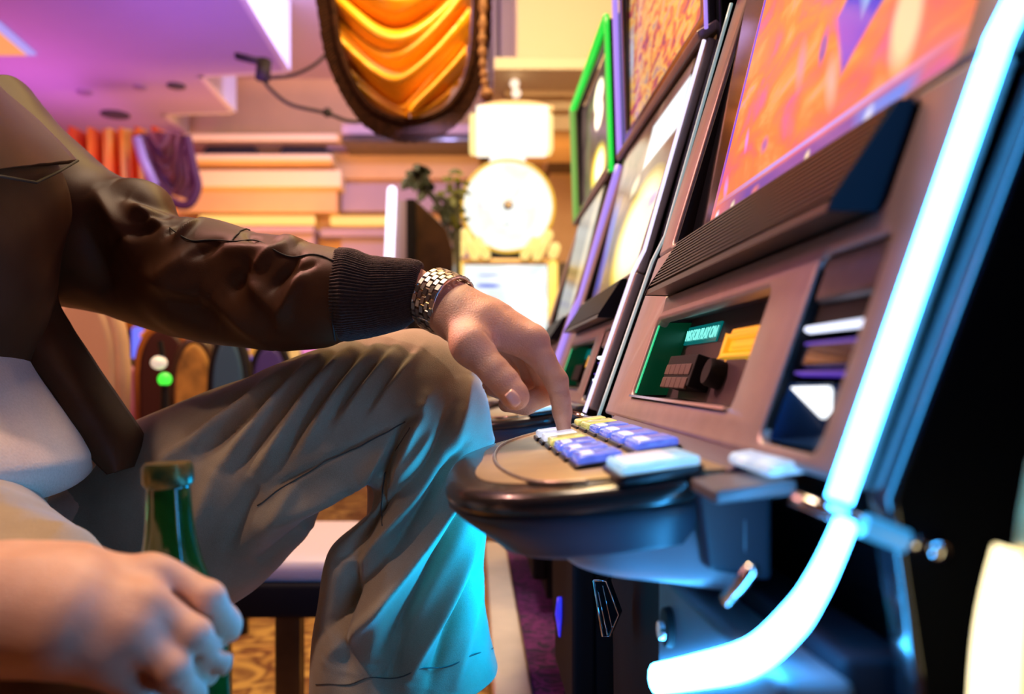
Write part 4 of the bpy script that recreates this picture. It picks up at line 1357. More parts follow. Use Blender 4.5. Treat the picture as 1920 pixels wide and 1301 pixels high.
M_peach = mat('peach_leather', (0.72, 0.45, 0.27), rough=0.5, var=0.06, vscale=6)
M_goldfab = mat('gold_stripe_fabric', (0.42, 0.20, 0.04), rough=0.7, var=0.5, vscale=14)
M_pinkfab = mat('pink_vinyl', (0.62, 0.20, 0.40), rough=0.45)
chair(148, 548, 1.9, 128, M_peach, M_peach, 'peach leather round-backed chair just behind the jacket')
chair(238, 682, 3.2, 62, M_pinkfab, M_wood, 'pink backed chair under the blue light, left of the gold chair')
chair(305, 615, 3.0, 92, mat('maroon_back', (0.05, 0.008, 0.008), rough=0.5), mat('orange_frame', (0.45, 0.14, 0.03), rough=0.3), 'maroon backed chair with an orange arched top rail')
chair(362, 642, 2.6, 74, M_goldfab, M_wood, 'gold striped chair back with dark arched frame above the thigh')
chair(426, 636, 2.5, 58, mat('blue_vinyl', (0.04, 0.10, 0.20), rough=0.4), M_black, 'black framed chair with bluish back, right of the gold chair')
chair(505, 648, 3.2, 64, mat('violet_vinyl', (0.10, 0.07, 0.38), rough=0.4), M_black, 'violet chair back with black frame, rightmost under the sleeve')

# lit machines along the far left aisle
ar = thing('slot_machine', 'row end machine with blue and pink lit strips under the arm', 'slot machine', (P(250, 0, 4.6).x, 4.9, 0))
obj('cabinet', bxp(MB(), 60, 618, 330, 1000, 4.6, 0.5), mat('maroon_cabinet', (0.10, 0.03, 0.04), rough=0.5), ar, bevel=0.02)
obj('gold_cornice', bxp(MB(), 40, 520, 345, 618, 4.5, 0.6), mat('amber_panel', (0.80, 0.28, 0.02), rough=0.4, metal=0.2), ar, bevel=0.03)
obj('blue_strip', bxp(MB(), 244, 612, 266, 682, 4.45, 0.05), glow('blue_lit', (0.14, 0.17, 1.0), 1.2), ar, bevel=0.02)
obj('pink_lamp', MB().ball(P(200, 624, 4.45), R(14, 4.45)), glow('pink_lit', (0.9, 0.10, 0.55), 1.0), ar, smooth=True)
obj('orange_arch', MB().tube([Vector(p) for p in cr([tuple(P(x, y, 3.9)) for x, y in ((266, 632), (290, 614), (318, 608), (345, 620))], 16)], R(7, 3.9), n=10), glow('orange_lit', (1.0, 0.24, 0.04), 0.8), ar, smooth=True)
gn = thing('table_lamp', 'small lamp with a white shade over a bright green light', 'lamp', P(305, 800, 2.0))
obj('lamp_shade', MB().ball(P(298, 680, 2.0), R(15, 2.0), R(15, 2.0), R(13, 2.0)), mat('white_shade', (0.8, 0.75, 0.65), rough=0.4, emit=(1, .85, .7), estr=0.5), gn, smooth=True)
obj('green_bulb', MB().ball(P(309, 711, 2.0), R(13, 2.0)), glow('green_lit', (0.05, 1.0, 0.05), 1.1), gn, smooth=True)
obj('lamp_stem', MB().tube([P(305, 668, 2.0), P(300, 640, 2.0)], 0.008, n=8).tube([P(309, 711, 2.0), P(309, 800, 2.0), P(309, 950, 2.0)], [0.01, 0.012, 0.05], n=10), M_black, gn)
pk = thing('slot_machine', 'distant machine with violet, amber and pink lit panels beneath the cuff', 'slot machine', (P(530, 0, 5.2).x, 5.5, 0))
obj('cabinet', bxp(MB(), 380, 560, 640, 1000, 5.2, 0.5), M_dark, pk, bevel=0.02)
for x0, x1, y0, y1, cc, s_ in ((450, 470, 640, 700, (0.2, 0.15, 0.9), 0.9), (462, 486, 632, 668, (0.9, 0.35, 0.05), 0.8), (540, 562, 640, 690, (0.95, 0.5, 0.15), 0.9), (564, 620, 636, 665, (0.95, 0.25, 0.6), 1.0)):
    obj('lit_panel', bxp(MB(), x0, y0, x1, y1, 5.15, 0.04), glow('panel_%d' % x0, cc, s_), pk, bevel=0.02)
# white-cushioned stool beyond the crook of the knee
ps = thing('low_stool', 'white cushioned stool with black rim and dark legs, between thigh and calf', 'stool', (-0.44, 1.68, 0))
cu0 = MB()
plate(cu0, rr(-0.66, 1.51, -0.24, 1.92, 0.05), [], 0.05, 0.02, lambda a, b, h: Vector((a, b, 0.445 + h)))
obj('cushion', cu0, mat('white_leather', (0.75, 0.66, 0.82), rough=0.4), ps, smooth=True)
rm0 = MB()
plate(rm0, rr(-0.67, 1.50, -0.23, 1.93, 0.05), [], 0.065, 0.008, lambda a, b, h: Vector((a, b, 0.392 + h)))
obj('seat_rim', rm0, M_door, ps, smooth=True, auto=0.6)
for x, y in ((-0.60, 1.56), (-0.362, 1.56), (-0.60, 1.87), (-0.29, 1.87)):
    obj('leg', MB().slab([(x - .024, y - .024, 0), (x + .024, y - .024, 0), (x + .024, y + .024, 0), (x - .024, y + .024, 0)], (0, 0, 0.365)), M_wood, ps, bevel=0.004)

# ------------------------------------------------------------------ the man
M_skin = mat('skin', (0.68, 0.37, 0.25), rough=0.48, bump=0.35, bscale=700, sss=0.12, col2=(0.78, 0.46, 0.33), vscale=45)
M_nail = mat('nail', (0.78, 0.48, 0.40), rough=0.25, coat=0.3)
M_jacket = mat('brown_jacket', (0.060, 0.021, 0.008), rough=0.50, col2=(0.086, 0.033, 0.013), vscale=14, bump=0.12, bscale=1200, spec=0.16)
M_knit = mat('brown_knit', (0.030, 0.015, 0.010), rough=0.95, col2=(0.050, 0.026, 0.018), vscale=300, bump=0.5, bscale=900, sheen=0.12)
M_trouser = weave('olive_twill', (0.235, 0.170, 0.100), (0.44, 0.345, 0.235), scale=1100, bump=0.35)
M_sweater = weave('grey_knit', (0.56, 0.40, 0.29), (0.76, 0.57, 0.43), scale=420, bump=0.6, rough=0.95)
M_thread = mat('dark_thread', (0.02, 0.013, 0.009), rough=0.8)
M_hair = mat('brown_hair', (0.05, 0.03, 0.018), rough=0.6, bump=0.6, bscale=90)
M_shoe = mat('brown_shoe', (0.06, 0.03, 0.018), rough=0.4)

man = thing('person', 'seated man in brown jacket and olive trousers, pressing a button, bottle in other hand', 'person', (-0.62, 0.76, 0.0))
body = MB()
# coarse body under the clothes: pelvis, trunk, neck, head with face, limbs, feet
V = Vector
hd = V((-0.57, 0.75, 1.50))
B = Solid((-1.0, 0.28, 0.22), (0.28, 1.16, 1.80), 0.008)
B.chain([(-0.68, 0.75, 0.62), (-0.66, 0.74, 0.80), (-0.64, 0.74, 0.98), (-0.63, 0.74, 1.10)], [0.11, 0.10, 0.11, 0.08], 0.05)
B.chain([(-0.63, 0.61, 1.08), (-0.63, 0.86, 1.08)], [0.07, 0.07], 0.06)
B.chain([(-0.62, 0.745, 1.12), (-0.59, 0.75, 1.36)], [0.055, 0.052], 0.04)
B.ell(hd, (0.098, 0.076, 0.12), 0.03)
B.chain([hd + V((0.055, 0, -0.06)), hd + V((0.072, 0, -0.105))], [0.045, 0.030], 0.03)
B.chain([hd + V((0.094, 0, 0.010)), hd + V((0.122, 0, -0.030))], [0.010, 0.016], 0.014)
B.ell(hd + V((0.098, -0.032, 0.012)), (0.018, 0.018, 0.012), 0.010, cut=True)
B.ell(hd + V((0.098, 0.032, 0.012)), (0.018, 0.018, 0.012), 0.010, cut=True)
B.ell(hd + V((0.086, -0.032, 0.010)), (0.012, 0.012, 0.012), 0.003)
B.ell(hd + V((0.086, 0.032, 0.010)), (0.012, 0.012, 0.012), 0.003)
B.chain([hd + V((0.098, -0.022, -0.066)), hd + V((0.104, 0, -0.064)), hd + V((0.098, 0.022, -0.066))], [0.007, 0.010, 0.007], 0.006)
for sy in (-1, 1):
    B.ell(hd + V((-0.005, 0.078 * sy, -0.01)), (0.022, 0.012, 0.034), 0.008)
kneeL, ankL = P(775, 745, 0.855), P(735, 1330, 0.90)
kneeR = P(190, 1520, 0.43)
B.chain([(-0.64, 0.95, 0.575), tuple(kneeL), tuple(ankL)], [0.070, 0.046, 0.036], 0.03, 0.03)
B.chain([(-0.60, 0.70, 0.62), tuple(kneeR), (kneeR.x - 0.03, kneeR.y + 0.04, 0.28)], [0.070, 0.055, 0.040], 0.03, 0.03)
B.chain([tuple(ankL), (ankL.x + 0.03, ankL.y, 0.365), (ankL.x + 0.16, ankL.y - 0.01, 0.355)], [0.04, 0.036, 0.030], 0.02)
shL, shR = V((-0.60, 0.92, 1.05)), V((-0.62, 0.57, 1.06))
elL = P(290, 490, 0.92)
B.chain([tuple(shL), tuple(elL), tuple(P(640, 555, 0.79)), tuple(P(770, 550, 0.735))], [0.045, 0.038, 0.032, 0.026], 0.02, 0.02)
elR = V((-0.62, 0.40, 0.86))
B.chain([tuple(shR), tuple(elR), tuple(P(-110, 1130, 0.42))], [0.05, 0.042, 0.030], 0.02, 0.02)
B.mesh(body)

# left hand, resting over the knee and reaching down with the index finger
HL = Solid(tuple(P(690, 850, 0.62) - V((0, 0, 0.01))), tuple(P(1100, 490, 0.83) + V((0.01, 0, 0.0))), 0.0012)
D_ = 0.035


def hl(px, py, Y):
    return tuple(P(px, py, Y + D_))


def rl(r):
    return r * 0.70 / F


HL.chain([hl(700, 552, .72), hl(775, 556, .705), hl(835, 572, .692)], [rl(45), rl(43), rl(40)], 0.012)
HL.chain([hl(700, 552, .745), hl(775, 556, .73), hl(835, 572, .715)], [rl(43), rl(42), rl(40)], 0.014)
HL.chain([hl(866, 586, .680), hl(910, 602, .668), hl(992, 641, .662)], [rl(42), rl(37), rl(27)], 0.016)
HL.chain([hl(845, 572, .700), hl(920, 597, .690), hl(1000, 640, .682)], [rl(42), rl(38), rl(27)], 0.014)
HL.chain([hl(850, 572, .725), hl(915, 605, .715), hl(990, 655, .706)], [rl(38), rl(35), rl(26)], 0.014)
HL.chain([hl(850, 580, .745), hl(905, 625, .738), hl(965, 676, .728)], [rl(34), rl(31), rl(24)], 0.014)
# index finger with its knuckle, joints and pad
HL.chain([hl(985, 642, .660), hl(1016, 672, .658), hl(1043, 714, .656)], [rl(26), rl(23.5), rl(21.5)], 0.010)
HL.chain([hl(1043, 714, .656), hl(1051, 748, .655), hl(1054, 772, .655), hl(1057, 803, .655)], [rl(21), rl(17.5), rl(17), rl(13.5)], 0.004)
HL.ell(hl(1006, 634, .661), (rl(20), rl(20), rl(17)), 0.010)
# middle, ring and little fingers folded under the palm
HL.chain([hl(998, 648, .684), hl(1030, 735, .688)], [rl(25), rl(22)], 0.008)
HL.chain([hl(1030, 737, .688), hl(985, 757, .672), hl(950, 757, .664)], [rl(22), rl(20), rl(16)], 0.003)
HL.chain([hl(985, 660, .708), hl(1002, 728, .712)], [rl(23), rl(20)], 0.007)
HL.chain([hl(1002, 728, .712), hl(958, 740, .698), hl(922, 729, .688)], [rl(19), rl(17), rl(14.5)], 0.003)
HL.chain([hl(960, 680, .730), hl(972, 733, .734)], [rl(20), rl(17)], 0.006)
HL.chain([hl(972, 733, .734), hl(940, 735, .722), hl(915, 722, .712)], [rl(16), rl(14), rl(12)], 0.003)
# thumb: ball, knuckle, nail joint
HL.chain([hl(822, 572, .694), hl(852, 596, .672), hl(886, 648, .641)], [rl(32), rl(36), rl(33)], 0.016, 0.012)
HL.chain([hl(882, 648, .640), hl(928, 697, .626), hl(946, 716, .622)], [rl(33), rl(26.5), rl(26)], 0.012)
HL.chain([hl(946, 716, .622), hl(964, 740, .618), hl(968, 745, .617)], [rl(25.5), rl(24), rl(22)], 0.004)
# web between thumb and index, tendons on the back
HL.chain([hl(900, 615, .662), hl(950, 634, .658)], [rl(30), rl(20)], 0.014)
HL.chain([hl(858, 545, .690), hl(940, 583, .676), hl(1000, 622, .664)], [rl(7), rl(7), rl(8)], 0.010)
HL.chain([hl(870, 545, .712), hl(950, 585, .698), hl(1006, 622, .686)], [rl(7), rl(7), rl(8)], 0.010)
# creases: thumb knuckle, index joints, fold beside the thumb
for a_, b_, r_ in ((hl(922, 702, .605), hl(948, 690, .606), 1.6), (hl(926, 709, .604), hl(952, 697, .606), 1.4), (hl(1024, 722, .640), hl(1040, 728, .634), 1.6), (hl(1037, 776, .645), hl(1050, 779, .640), 1.4),
                   (hl(924, 640, .640), hl(946, 676, .636), 2.0), (hl(900, 603, .630), hl(925, 640, .632), 1.2)):
    HL.chain([a_, b_], [rl(r_), rl(r_)], 0.005, cut=True)
HL.mesh(body)

# right hand closed round the bottle, back of the hand to the camera
YB = 0.42


def hr(px, py, Y):
    return tuple(P(px, py, Y))


def rt(r):
    return r * 0.42 / F


HR = Solid(tuple(P(-130, 1400, 0.36) + V((-.02, 0, -0.03))), (-0.095, 0.54, P(470, 980, 0.54).z + 0.01), 0.0014)
HR.chain([hr(-160, 1130, .42), hr(-20, 1130, .418), hr(60, 1130, .415)], [rt(105), rt(96), rt(98)], 0.02)
HR.chain([hr(20, 1095, .43), hr(150, 1090, .425), hr(272, 1086, .432)], [rt(72), rt(64), rt(41)], 0.02)
HR.chain([hr(20, 1120, .41), hr(150, 1125, .402), hr(258, 1132, .410)], [rt(76), rt(66), rt(39)], 0.02)
HR.chain([hr(20, 1150, .40), hr(140, 1165, .392), hr(236, 1186, .397)], [rt(76), rt(64), rt(37)], 0.02)
HR.chain([hr(10, 1180, .40), hr(110, 1200, .392), hr(205, 1238, .392)], [rt(66), rt(54), rt(33)], 0.02)
for pts, rs in ((((285, 1082, .432), (388, 1124, .424), (414, 1172, .444), (404, 1196, .476)), (42, 36, 35, 29)),
                (((268, 1134, .408), (362, 1192, .402), (395, 1238, .424), (386, 1262, .460)), (38, 34.5, 33, 28)),
                (((246, 1192, .394), (324, 1256, .390), (350, 1300, .412), (344, 1324, .450)), (36, 33, 31, 26)),
                (((200, 1240, .390), (266, 1304, .390), (288, 1342, .410), (284, 1362, .440)), (32, 29, 27, 23))):
    HR.chain([hr(*p) for p in pts[:2]], [rt(r) for r in rs[:2]], 0.0045)
    HR.chain([hr(*p) for p in pts[1:]], [rt(r) for r in rs[1:]], 0.0022, 0.008)
for a_, b_ in (((322, 1114, .417), (422, 1206, .417)), ((296, 1180, .399), (386, 1264, .400)), ((250, 1238, .386), (310, 1292, .388))):
    HR.chain([hr(*a_), hr(*b_)], [rt(11), rt(13)], 0.004, cut=True)
for pts in (((420, 1206, .416), (430, 1214, .436), (424, 1226, .470)), ((386, 1264, .400), (402, 1268, .418), (400, 1274, .455)), ((310, 1292, .388), (342, 1318, .402), (352, 1328, .44))):
    HR.chain([hr(*p) for p in pts], [rt(10), rt(9), rt(9)], 0.004, cut=True)
HR.chain([hr(40, 1080, .45), hr(130, 1100, .475), hr(220, 1130, .49), hr(262, 1150, .495)], [rt(60), rt(42), rt(36), rt(30)], 0.012)
for px, py, Y in ((285, 1075, .410), (270, 1128, .385), (240, 1185, .375), (196, 1238, .375)):
    HR.ell(hr(px, py, Y + .012), (rt(26), rt(20), rt(22)), 0.016)
HR.mesh(body)
ob_ = obj('body', body, M_skin, man, smooth=True)
smooth_mesh(ob_, 2)
# nails
tn = MB()
ta, tb_ = V(hl(955, 735, .598)), V(hl(972, 757, .600))
n_ = V((0.42, -0.85, 0.30)).normalized()
ax_ = (tb_ - ta).normalized()
sd_ = ax_.cross(n_).normalized()
nn = []
for i in range(9):
    row = []
    for j in range(9):
        u, v = i / 8 - .5, j / 8 - .5
        w_ = 0.0115 * (1 - 0.25 * (2 * abs(u)) ** 3)
        row.append((ta + tb_) / 2 + ax_ * (u * 0.0135) + sd_ * (v * w_) + n_ * (0.0018 - 0.010 * v * v - 0.004 * u * u))
    nn.append(row)
tn.add([p for r in nn for p in r], [(i * 9 + j, i * 9 + j + 1, (i + 1) * 9 + j + 1, (i + 1) * 9 + j) for i in range(8) for j in range(8)])
no_ = obj('fingernail', tn, M_nail, man, smooth=True)
no_.modifiers.new('th', 'SOLIDIFY').thickness = 0.0012
# hair
hm = Solid(tuple(hd - V((0.14, 0.12, 0.10))), tuple(hd + V((0.13, 0.12, 0.16))), 0.005)
hm.ell(hd + V((-0.014, 0, 0.020)), (0.102, 0.086, 0.118), 0.01)
hm.ell(hd + V((0.085, 0, -0.03)), (0.075, 0.09, 0.095), 0.01, cut=True)
hb = MB()
hm.mesh(hb)
obj('hair', hb, M_hair, man, smooth=True)
# shoe on the brass nosing
sh = Solid((ankL.x - 0.10, ankL.y - 0.08, 0.315), (ankL.x + 0.26, ankL.y + 0.08, 0.48), 0.005)
sh.chain([(ankL.x - 0.02, ankL.y, 0.375), (ankL.x + 0.10, ankL.y - 0.01, 0.368), (ankL.x + 0.19, ankL.y - 0.01, 0.360)], [0.046, 0.042, 0.034], 0.02)
sh.chain([(ankL.x - 0.02, ankL.y, 0.38), (ankL.x, ankL.y, 0.43)], [0.044, 0.046], 0.02)
sb = MB()
sh.mesh(sb)
obj('shoe', sb, M_shoe, man, smooth=True)

# jacket: near and far panels, sleeve, knit cuff, yoke flap, hanging front
SL = [(40, 150, -30, 540, .94, .10), (112, 232, 60, 560, .935, .092), (200, 318, 175, 585, .93, .088), (270, 352, 275, 612, .92, .084), (350, 397, 370, 640, .88, .078),
      (425, 416, 460, 652, .85, .070), (520, 442, 548, 655, .81, .064), (595, 458, 608, 648, .785, .058), (645, 468, 640, 636, .77, .050)]
sl_lines = [
    (150, 300, 320, 350, 16, 8), (190, 345, 350, 372, 12, -7), (205, 360, 300, 420, 14, 6), (300, 380, 215, 400, 10, -6), (120, 330, 240, 470, 18, 7), (160, 440, 330, 400, 14, -6),
    (355, 398, 325, 450, 7, 5), (340, 392, 300, 440, 8, -5), (380, 470, 300, 520, 20, 6), (430, 455, 350, 490, 12, -5), (420, 470, 540, 480, 16, 5), (500, 500, 440, 560, 18, -6),
    (470, 520, 560, 600, 16, 6), (560, 470, 480, 520, 12, 5), (585, 495, 530, 560, 10, -6), (600, 520, 540, 620, 14, 5), (620, 510, 570, 530, 8, -3), (400, 560, 520, 640, 24, 7),
    (300, 560, 420, 600, 24, -7), (460, 430, 500, 465, 10, -4), (530, 450, 580, 470, 10, 4), (240, 500, 380, 560, 26, 7), (120, 400, 160, 540, 24, -8)]
g = tube_cloth(SL, 260, 150, sl_lines, 0.80, noise=((14, 3.5, 1), (34, 1.4, 2)), power=2.2, amp=1.4)
slv = obj('jacket_sleeve', grid_mesh(g), M_jacket, man, smooth=True)
def ease(pts, k=3):
    for _ in range(k):
        pts = [pts[0]] + [(pts[i - 1] + pts[i] * 2 + pts[i + 1]) / 4 for i in range(1, len(pts) - 1)] + [pts[-1]]
    return pts


# strap of doubled cloth along the top of the sleeve, with stitching and the cuff seam
def on_sleeve(px, py, lift=0.0006):
    """Nearest point of the sleeve's camera side under a pixel, lifted off a little."""
    q = g.reshape(-1, 3)
    ux = BX + F * q[:, 0] / q[:, 1]
    uy = BY - F * (q[:, 2] - CH) / q[:, 1]
    d = (ux - px) ** 2 + (uy - py) ** 2 + 4e5 * np.maximum(0, q[:, 1] - q[:, 1].min()) ** 2 * 0
    idx = np.argsort(d)[:8]
    k = idx[np.argmin(q[idx, 1])]
    return Vector(q[k]) + Vector((0, -lift, lift * .5))


for pts in ([(320, 428), (358, 452), (400, 447), (440, 452), (480, 448), (520, 470), (550, 482), (590, 475), (625, 488)],
            [(432, 452), (450, 434), (470, 424)], [(645, 470), (632, 500), (625, 545), (622, 600), (628, 640)], [(655, 472), (641, 505), (634, 545), (631, 600), (637, 638)]):
    dense = [tuple(p) for p in cr([(x, y, 0) for x, y in pts], 40)]
    obj('stitching', MB().tube(ease([on_sleeve(p[0], p[1]) for p in dense]), 0.0009, n=6), M_thread, slv, smooth=True)
CF = [(638, 470, 632, 634, .772, .049), (660, 469, 655, 634, .765, .048), (700, 482, 700, 627, .757, .044), (745, 489, 745, 614, .748, .040), (778, 491, 768, 602, .742, .037),
      (790, 500, 771, 596, .741, .034), (781, 514, 766, 586, .742, .028), (760, 522, 752, 580, .745, .024)]
gc = tube_cloth(CF, 120, 420, [(690, 470, 720, 620, 16, -2), (650, 480, 650, 630, 10, 2)], 0.75, noise=((40, 1.0, 5), (160, 0.5, 6)), power=2.1, ribs=(92, 2.1))
obj('knit_cuff', grid_mesh(gc), M_knit, man, smooth=True)
# trunk of the jacket
def trunk(rows, m=80, n=96):
    rw_ = cr(rows, m)
    th = np.linspace(0, 2 * PI, n, endpoint=False)
    out = np.zeros((m, n, 3))
    c, s_ = np.cos(th), np.sin(th)
    c, s_ = np.sign(c) * np.abs(c) ** .85, np.sign(s_) * np.abs(s_) ** .85
    out[..., 0] = rw_[:, 0:1] + rw_[:, 2:3] * c
    out[..., 1] = rw_[:, 1:2] + rw_[:, 3:4] * s_
    out[..., 2] = rw_[:, 4:5]
    nz = vnoise(out, 9, 3) * 0.012 + vnoise(out, 20, 4) * 0.006
    out[..., 0] += nz * c
    out[..., 1] += nz * s_
    return out


gt = trunk([(-0.62, .745, .075, .085, 1.215), (-0.62, .745, .092, .14, 1.155), (-0.605, .74, .128, .20, 1.105), (-0.59, .74, .157, .205, 1.045), (-0.585, .74, .168, .20, 1.0), (-0.585, .74, .170, .20, .92), (-0.59, .74, .16, .19, .86), (-0.60, .74, .15, .18, .80)])
obj('jacket_body', grid_mesh(gt, cap0=False, cap1=False), M_jacket, man, smooth=True)
gs = trunk([(-0.61, .73, .10, .14, 1.14), (-0.61, .73, .125, .16, .95), (-0.60, .73, .148, .17, .865), (-0.59, .73, .176, .172, .80), (-0.578, .73, .200, .178, .755), (-0.575, .73, .206, .18, .735), (-0.580, .73, .200, .175, .715), (-0.59, .73, .18, .16, .703), (-.60, .73, .16, .15, .70)])
swt = obj('sweater', grid_mesh(gs), M_sweater, man, smooth=True)
def sheet(name, left, right, Yl, Yr, m, par, th, bulge, nu=70, nv=24, nz=0.004, sd=9):
    L_, R_ = cr(left, nu), cr(right, nu)
    vs, fs = [], []
    for i in range(nu):
        for j in range(nv):
            s = j / (nv - 1)
            px, py = L_[i] * (1 - s) + R_[i] * s
            Y = Yl + (Yr - Yl) * s - bulge * math.sin(PI * s)
            vs.append(P(px, py, Y))
    a = np.array(vs)
    h = nz * vnoise(a, 16, sd) + nz * .5 * vnoise(a, 40, sd + 1)
    vs = [v + Vector((0, -float(k), 0)) for v, k in zip(vs, h)]
    for i in range(nu - 1):
        for j in range(nv - 1):
            k = i * nv + j
            fs.append((k, k + 1, k + nv + 1, k + nv))
    o = obj(name, MB().add(vs, fs), m, par, smooth=True)
    so = o.modifiers.new('th', 'SOLIDIFY')
    so.thickness = th
    return o


sheet('jacket_front', [(-90, 470), (-40, 560), (10, 625), (70, 700), (120, 770), (165, 850), (200, 890)], [(112, 470), (112, 560), (140, 615), (190, 690), (235, 760), (275, 825), (262, 872)], 0.80, 0.86, M_jacket, man, 0.008, 0.02)
sheet('shoulder_flap', [(-80, 60), (-80, 150), (-80, 240), (-80, 325)], [(-15, 150), (50, 205), (108, 260), (146, 300)], 0.56, 0.835, M_jacket, man, 0.006, 0.022, sd=21)
fl = MB().tube([P(x, y, Y) for x, y, Y in ((-80, 326, .56), (0, 330, .64), (68, 342, .735), (110, 322, .785), (146, 301, .83))], 0.0014, n=8)
obj('flap_seam', fl, M_thread, man, smooth=True)

# trousers: left leg bent over the knee, right thigh towards the camera, seat
LG = [(-80, 900, 60, 1330, .98, .10), (110, 868, 260, 1265, .96, .105), (240, 795, 370, 1180, .94, .105), (420, 722, 480, 1095, .91, .10), (590, 656, 590, 1010, .88, .095), (700, 627, 640, 965, .865, .090),
      (790, 618, 672, 938, .855, .085), (862, 652, 682, 926, .85, .080), (908, 722, 676, 935, .85, .078), (927, 795, 655, 965, .85, .078), (922, 862, 625, 1005, .855, .078),
      (914, 940, 606, 1055, .86, .080), (908, 1030, 598, 1110, .87, .082), (908, 1120, 592, 1180, .88, .085), (918, 1195, 586, 1260, .885, .088), (932, 1252, 580, 1322, .89, .092)]
lg_lines = [
    (590, 668, 395, 890, 15, 7), (545, 690, 360, 860, 12, -6), (650, 650, 470, 900, 15, 7), (620, 655, 430, 890, 11, -6), (700, 650, 560, 850, 14, 6), (675, 650, 520, 870, 10, -6),
    (500, 705, 320, 860, 14, 6), (460, 725, 300, 850, 10, -5), (745, 650, 640, 790, 12, 5), (725, 650, 610, 800, 9, -5), (420, 760, 250, 900, 16, 6), (790, 650, 700, 770, 12, 4), (770, 660, 690, 770, 8, -4),
    (765, 790, 712, 900, 11, -11), (790, 770, 760, 800, 10, -7), (800, 745, 740, 900, 14, 8), (770, 800, 660, 920, 14, 7), (745, 790, 600, 870, 5, -2.5), (600, 868, 500, 920, 5, -2.5),
    (720, 900, 560, 1040, 20, -9), (680, 900, 500, 990, 20, 7), (640, 960, 450, 1090, 22, -7), (400, 880, 330, 1050, 22, 6), (480, 900, 400, 1060, 20, -6), (560, 900, 470, 1030, 20, 5),
    (925, 835, 640, 1230, 13, 9), (905, 905, 700, 1250, 12, -10), (905, 985, 760, 1290, 14, 9), (885, 1080, 800, 1310, 13, -7), (900, 1120, 850, 1320, 14, 4), (870, 830, 740, 1020, 12, -9),
    (830, 870, 640, 1090, 14, 6), (800, 860, 620, 1060, 12, -7), (790, 1010, 600, 1260, 16, 6), (760, 1000, 590, 1210, 14, -7),
    (820, 800, 735, 930, 14, 7), (850, 760, 790, 880, 12, -5), (700, 960, 620, 1180, 20, -8), (740, 1000, 690, 1260, 22, 6), (650, 1050, 640, 1280, 18, -7), (770, 1150, 720, 1290, 16, -6),
    (715, 905, 713, 970, 4, -3), (880, 700, 850, 860, 18, 5)]
gl_ = tube_cloth(LG, 420, 190, lg_lines, 0.79, noise=((13, 3.5, 11), (30, 1.5, 12)), power=2.25, amp=1.8)
tl = obj('trouser_leg', grid_mesh(gl_, cap1=False), M_trouser, man, smooth=True)
tl.modifiers.new('th', 'SOLIDIFY').thickness = 0.003


def on_leg(px, py, lift=0.0005):
    q = gl_.reshape(-1, 3)
    ux = BX + F * q[:, 0] / q[:, 1]
    uy = BY - F * (q[:, 2] - CH) / q[:, 1]
    d = (ux - px) ** 2 + (uy - py) ** 2
    idx = np.argsort(d)[:8]
    k = idx[np.argmin(q[idx, 1])]
    return Vector(q[k]) + Vector((0, -lift, 0))


for pts in ([(480, 945), (560, 892), (640, 850), (700, 822), (762, 792)], [(768, 800), (740, 848), (722, 890), (716, 930), (716, 985)], [(934, 1212), (860, 1238), (760, 1262), (650, 1280), (592, 1284)],
            ):
    dense = [tuple(p) for p in cr([(x, y, 0) for x, y in pts], 40)]
    obj('seam', MB().tube(ease([on_leg(p[0], p[1]) for p in dense]), 0.0007, n=6), mat('seam_thread', (0.07, 0.06, 0.05), rough=0.8) if pts[0][0] == 480 else bpy.data.materials['seam_thread'], tl, smooth=True)
# right thigh
hp_, kn_ = Vector((-0.50, 0.70, 0.655)), Vector(kneeR)
rg = []
for i in range(70):
    t = i / 69
    c_ = hp_.lerp(kn_, t) + Vector((0, 0, 0.02 * math.sin(PI * t)))
    dirn = (kn_ - hp_).normalized()
    up_ = Vector((0, 0, 1))
    sd_ = dirn.cross(up_).normalized()
    up2 = sd_.cross(dirn).normalized()
    r_ = 0.098 - 0.020 * t
    rg.append([tuple(c_ + sd_ * (r_ * math.cos(a)) + up2 * (r_ * math.sin(a))) for a in np.linspace(0, 2 * PI, 96, endpoint=False)])
rg = np.array(rg)
cen_ = rg.mean(axis=1, keepdims=True)
nr_ = rg - cen_
nr_ /= np.linalg.norm(nr_, axis=-1, keepdims=True)
hh_ = 0.007 * vnoise(rg, 11, 31) + 0.003 * vnoise(rg, 26, 32) + folds(rg, [(205, 870, 195, 1030, 20, -9), (150, 880, 130, 1020, 24, 7), (240, 900, 235, 1030, 18, 6), (60, 900, 90, 1000, 22, -6)], 0.55)
obj('trouser_leg', grid_mesh(rg + nr_ * hh_[..., None]), M_trouser, man, smooth=True)
ts = Solid((-0.90, 0.44, 0.50), (-0.38, 1.08, 0.80), 0.008)
ts.chain([(-0.64, 0.60, 0.645), (-0.64, 0.90, 0.645)], [0.125, 0.125], 0.04)
ts.chain([(-0.64, 0.88, 0.64), (-0.53, 0.92, 0.655)], [0.11, 0.085], 0.04)
ts.chain([(-0.62, 0.66, 0.64), (-0.48, 0.66, 0.64)], [0.12, 0.10], 0.04)
tb2 = MB()
ts.mesh(tb2)
obj('trouser_seat', tb2, M_trouser, man, smooth=True)
# right lower leg down to the foot rail, below the frame
gr_ = []
for i in range(30):
    t = i / 29
    c_ = kn_.lerp(Vector((kn_.x - 0.03, kn_.y + 0.04, 0.30)), t)
    r_ = 0.078 + 0.006 * t
    gr_.append([tuple(c_ + Vector((r_ * math.cos(a), r_ * math.sin(a), 0.0))) for a in np.linspace(0, 2 * PI, 48, endpoint=False)])
obj('trouser_leg', grid_mesh(np.array(gr_)), M_trouser, man, smooth=True)

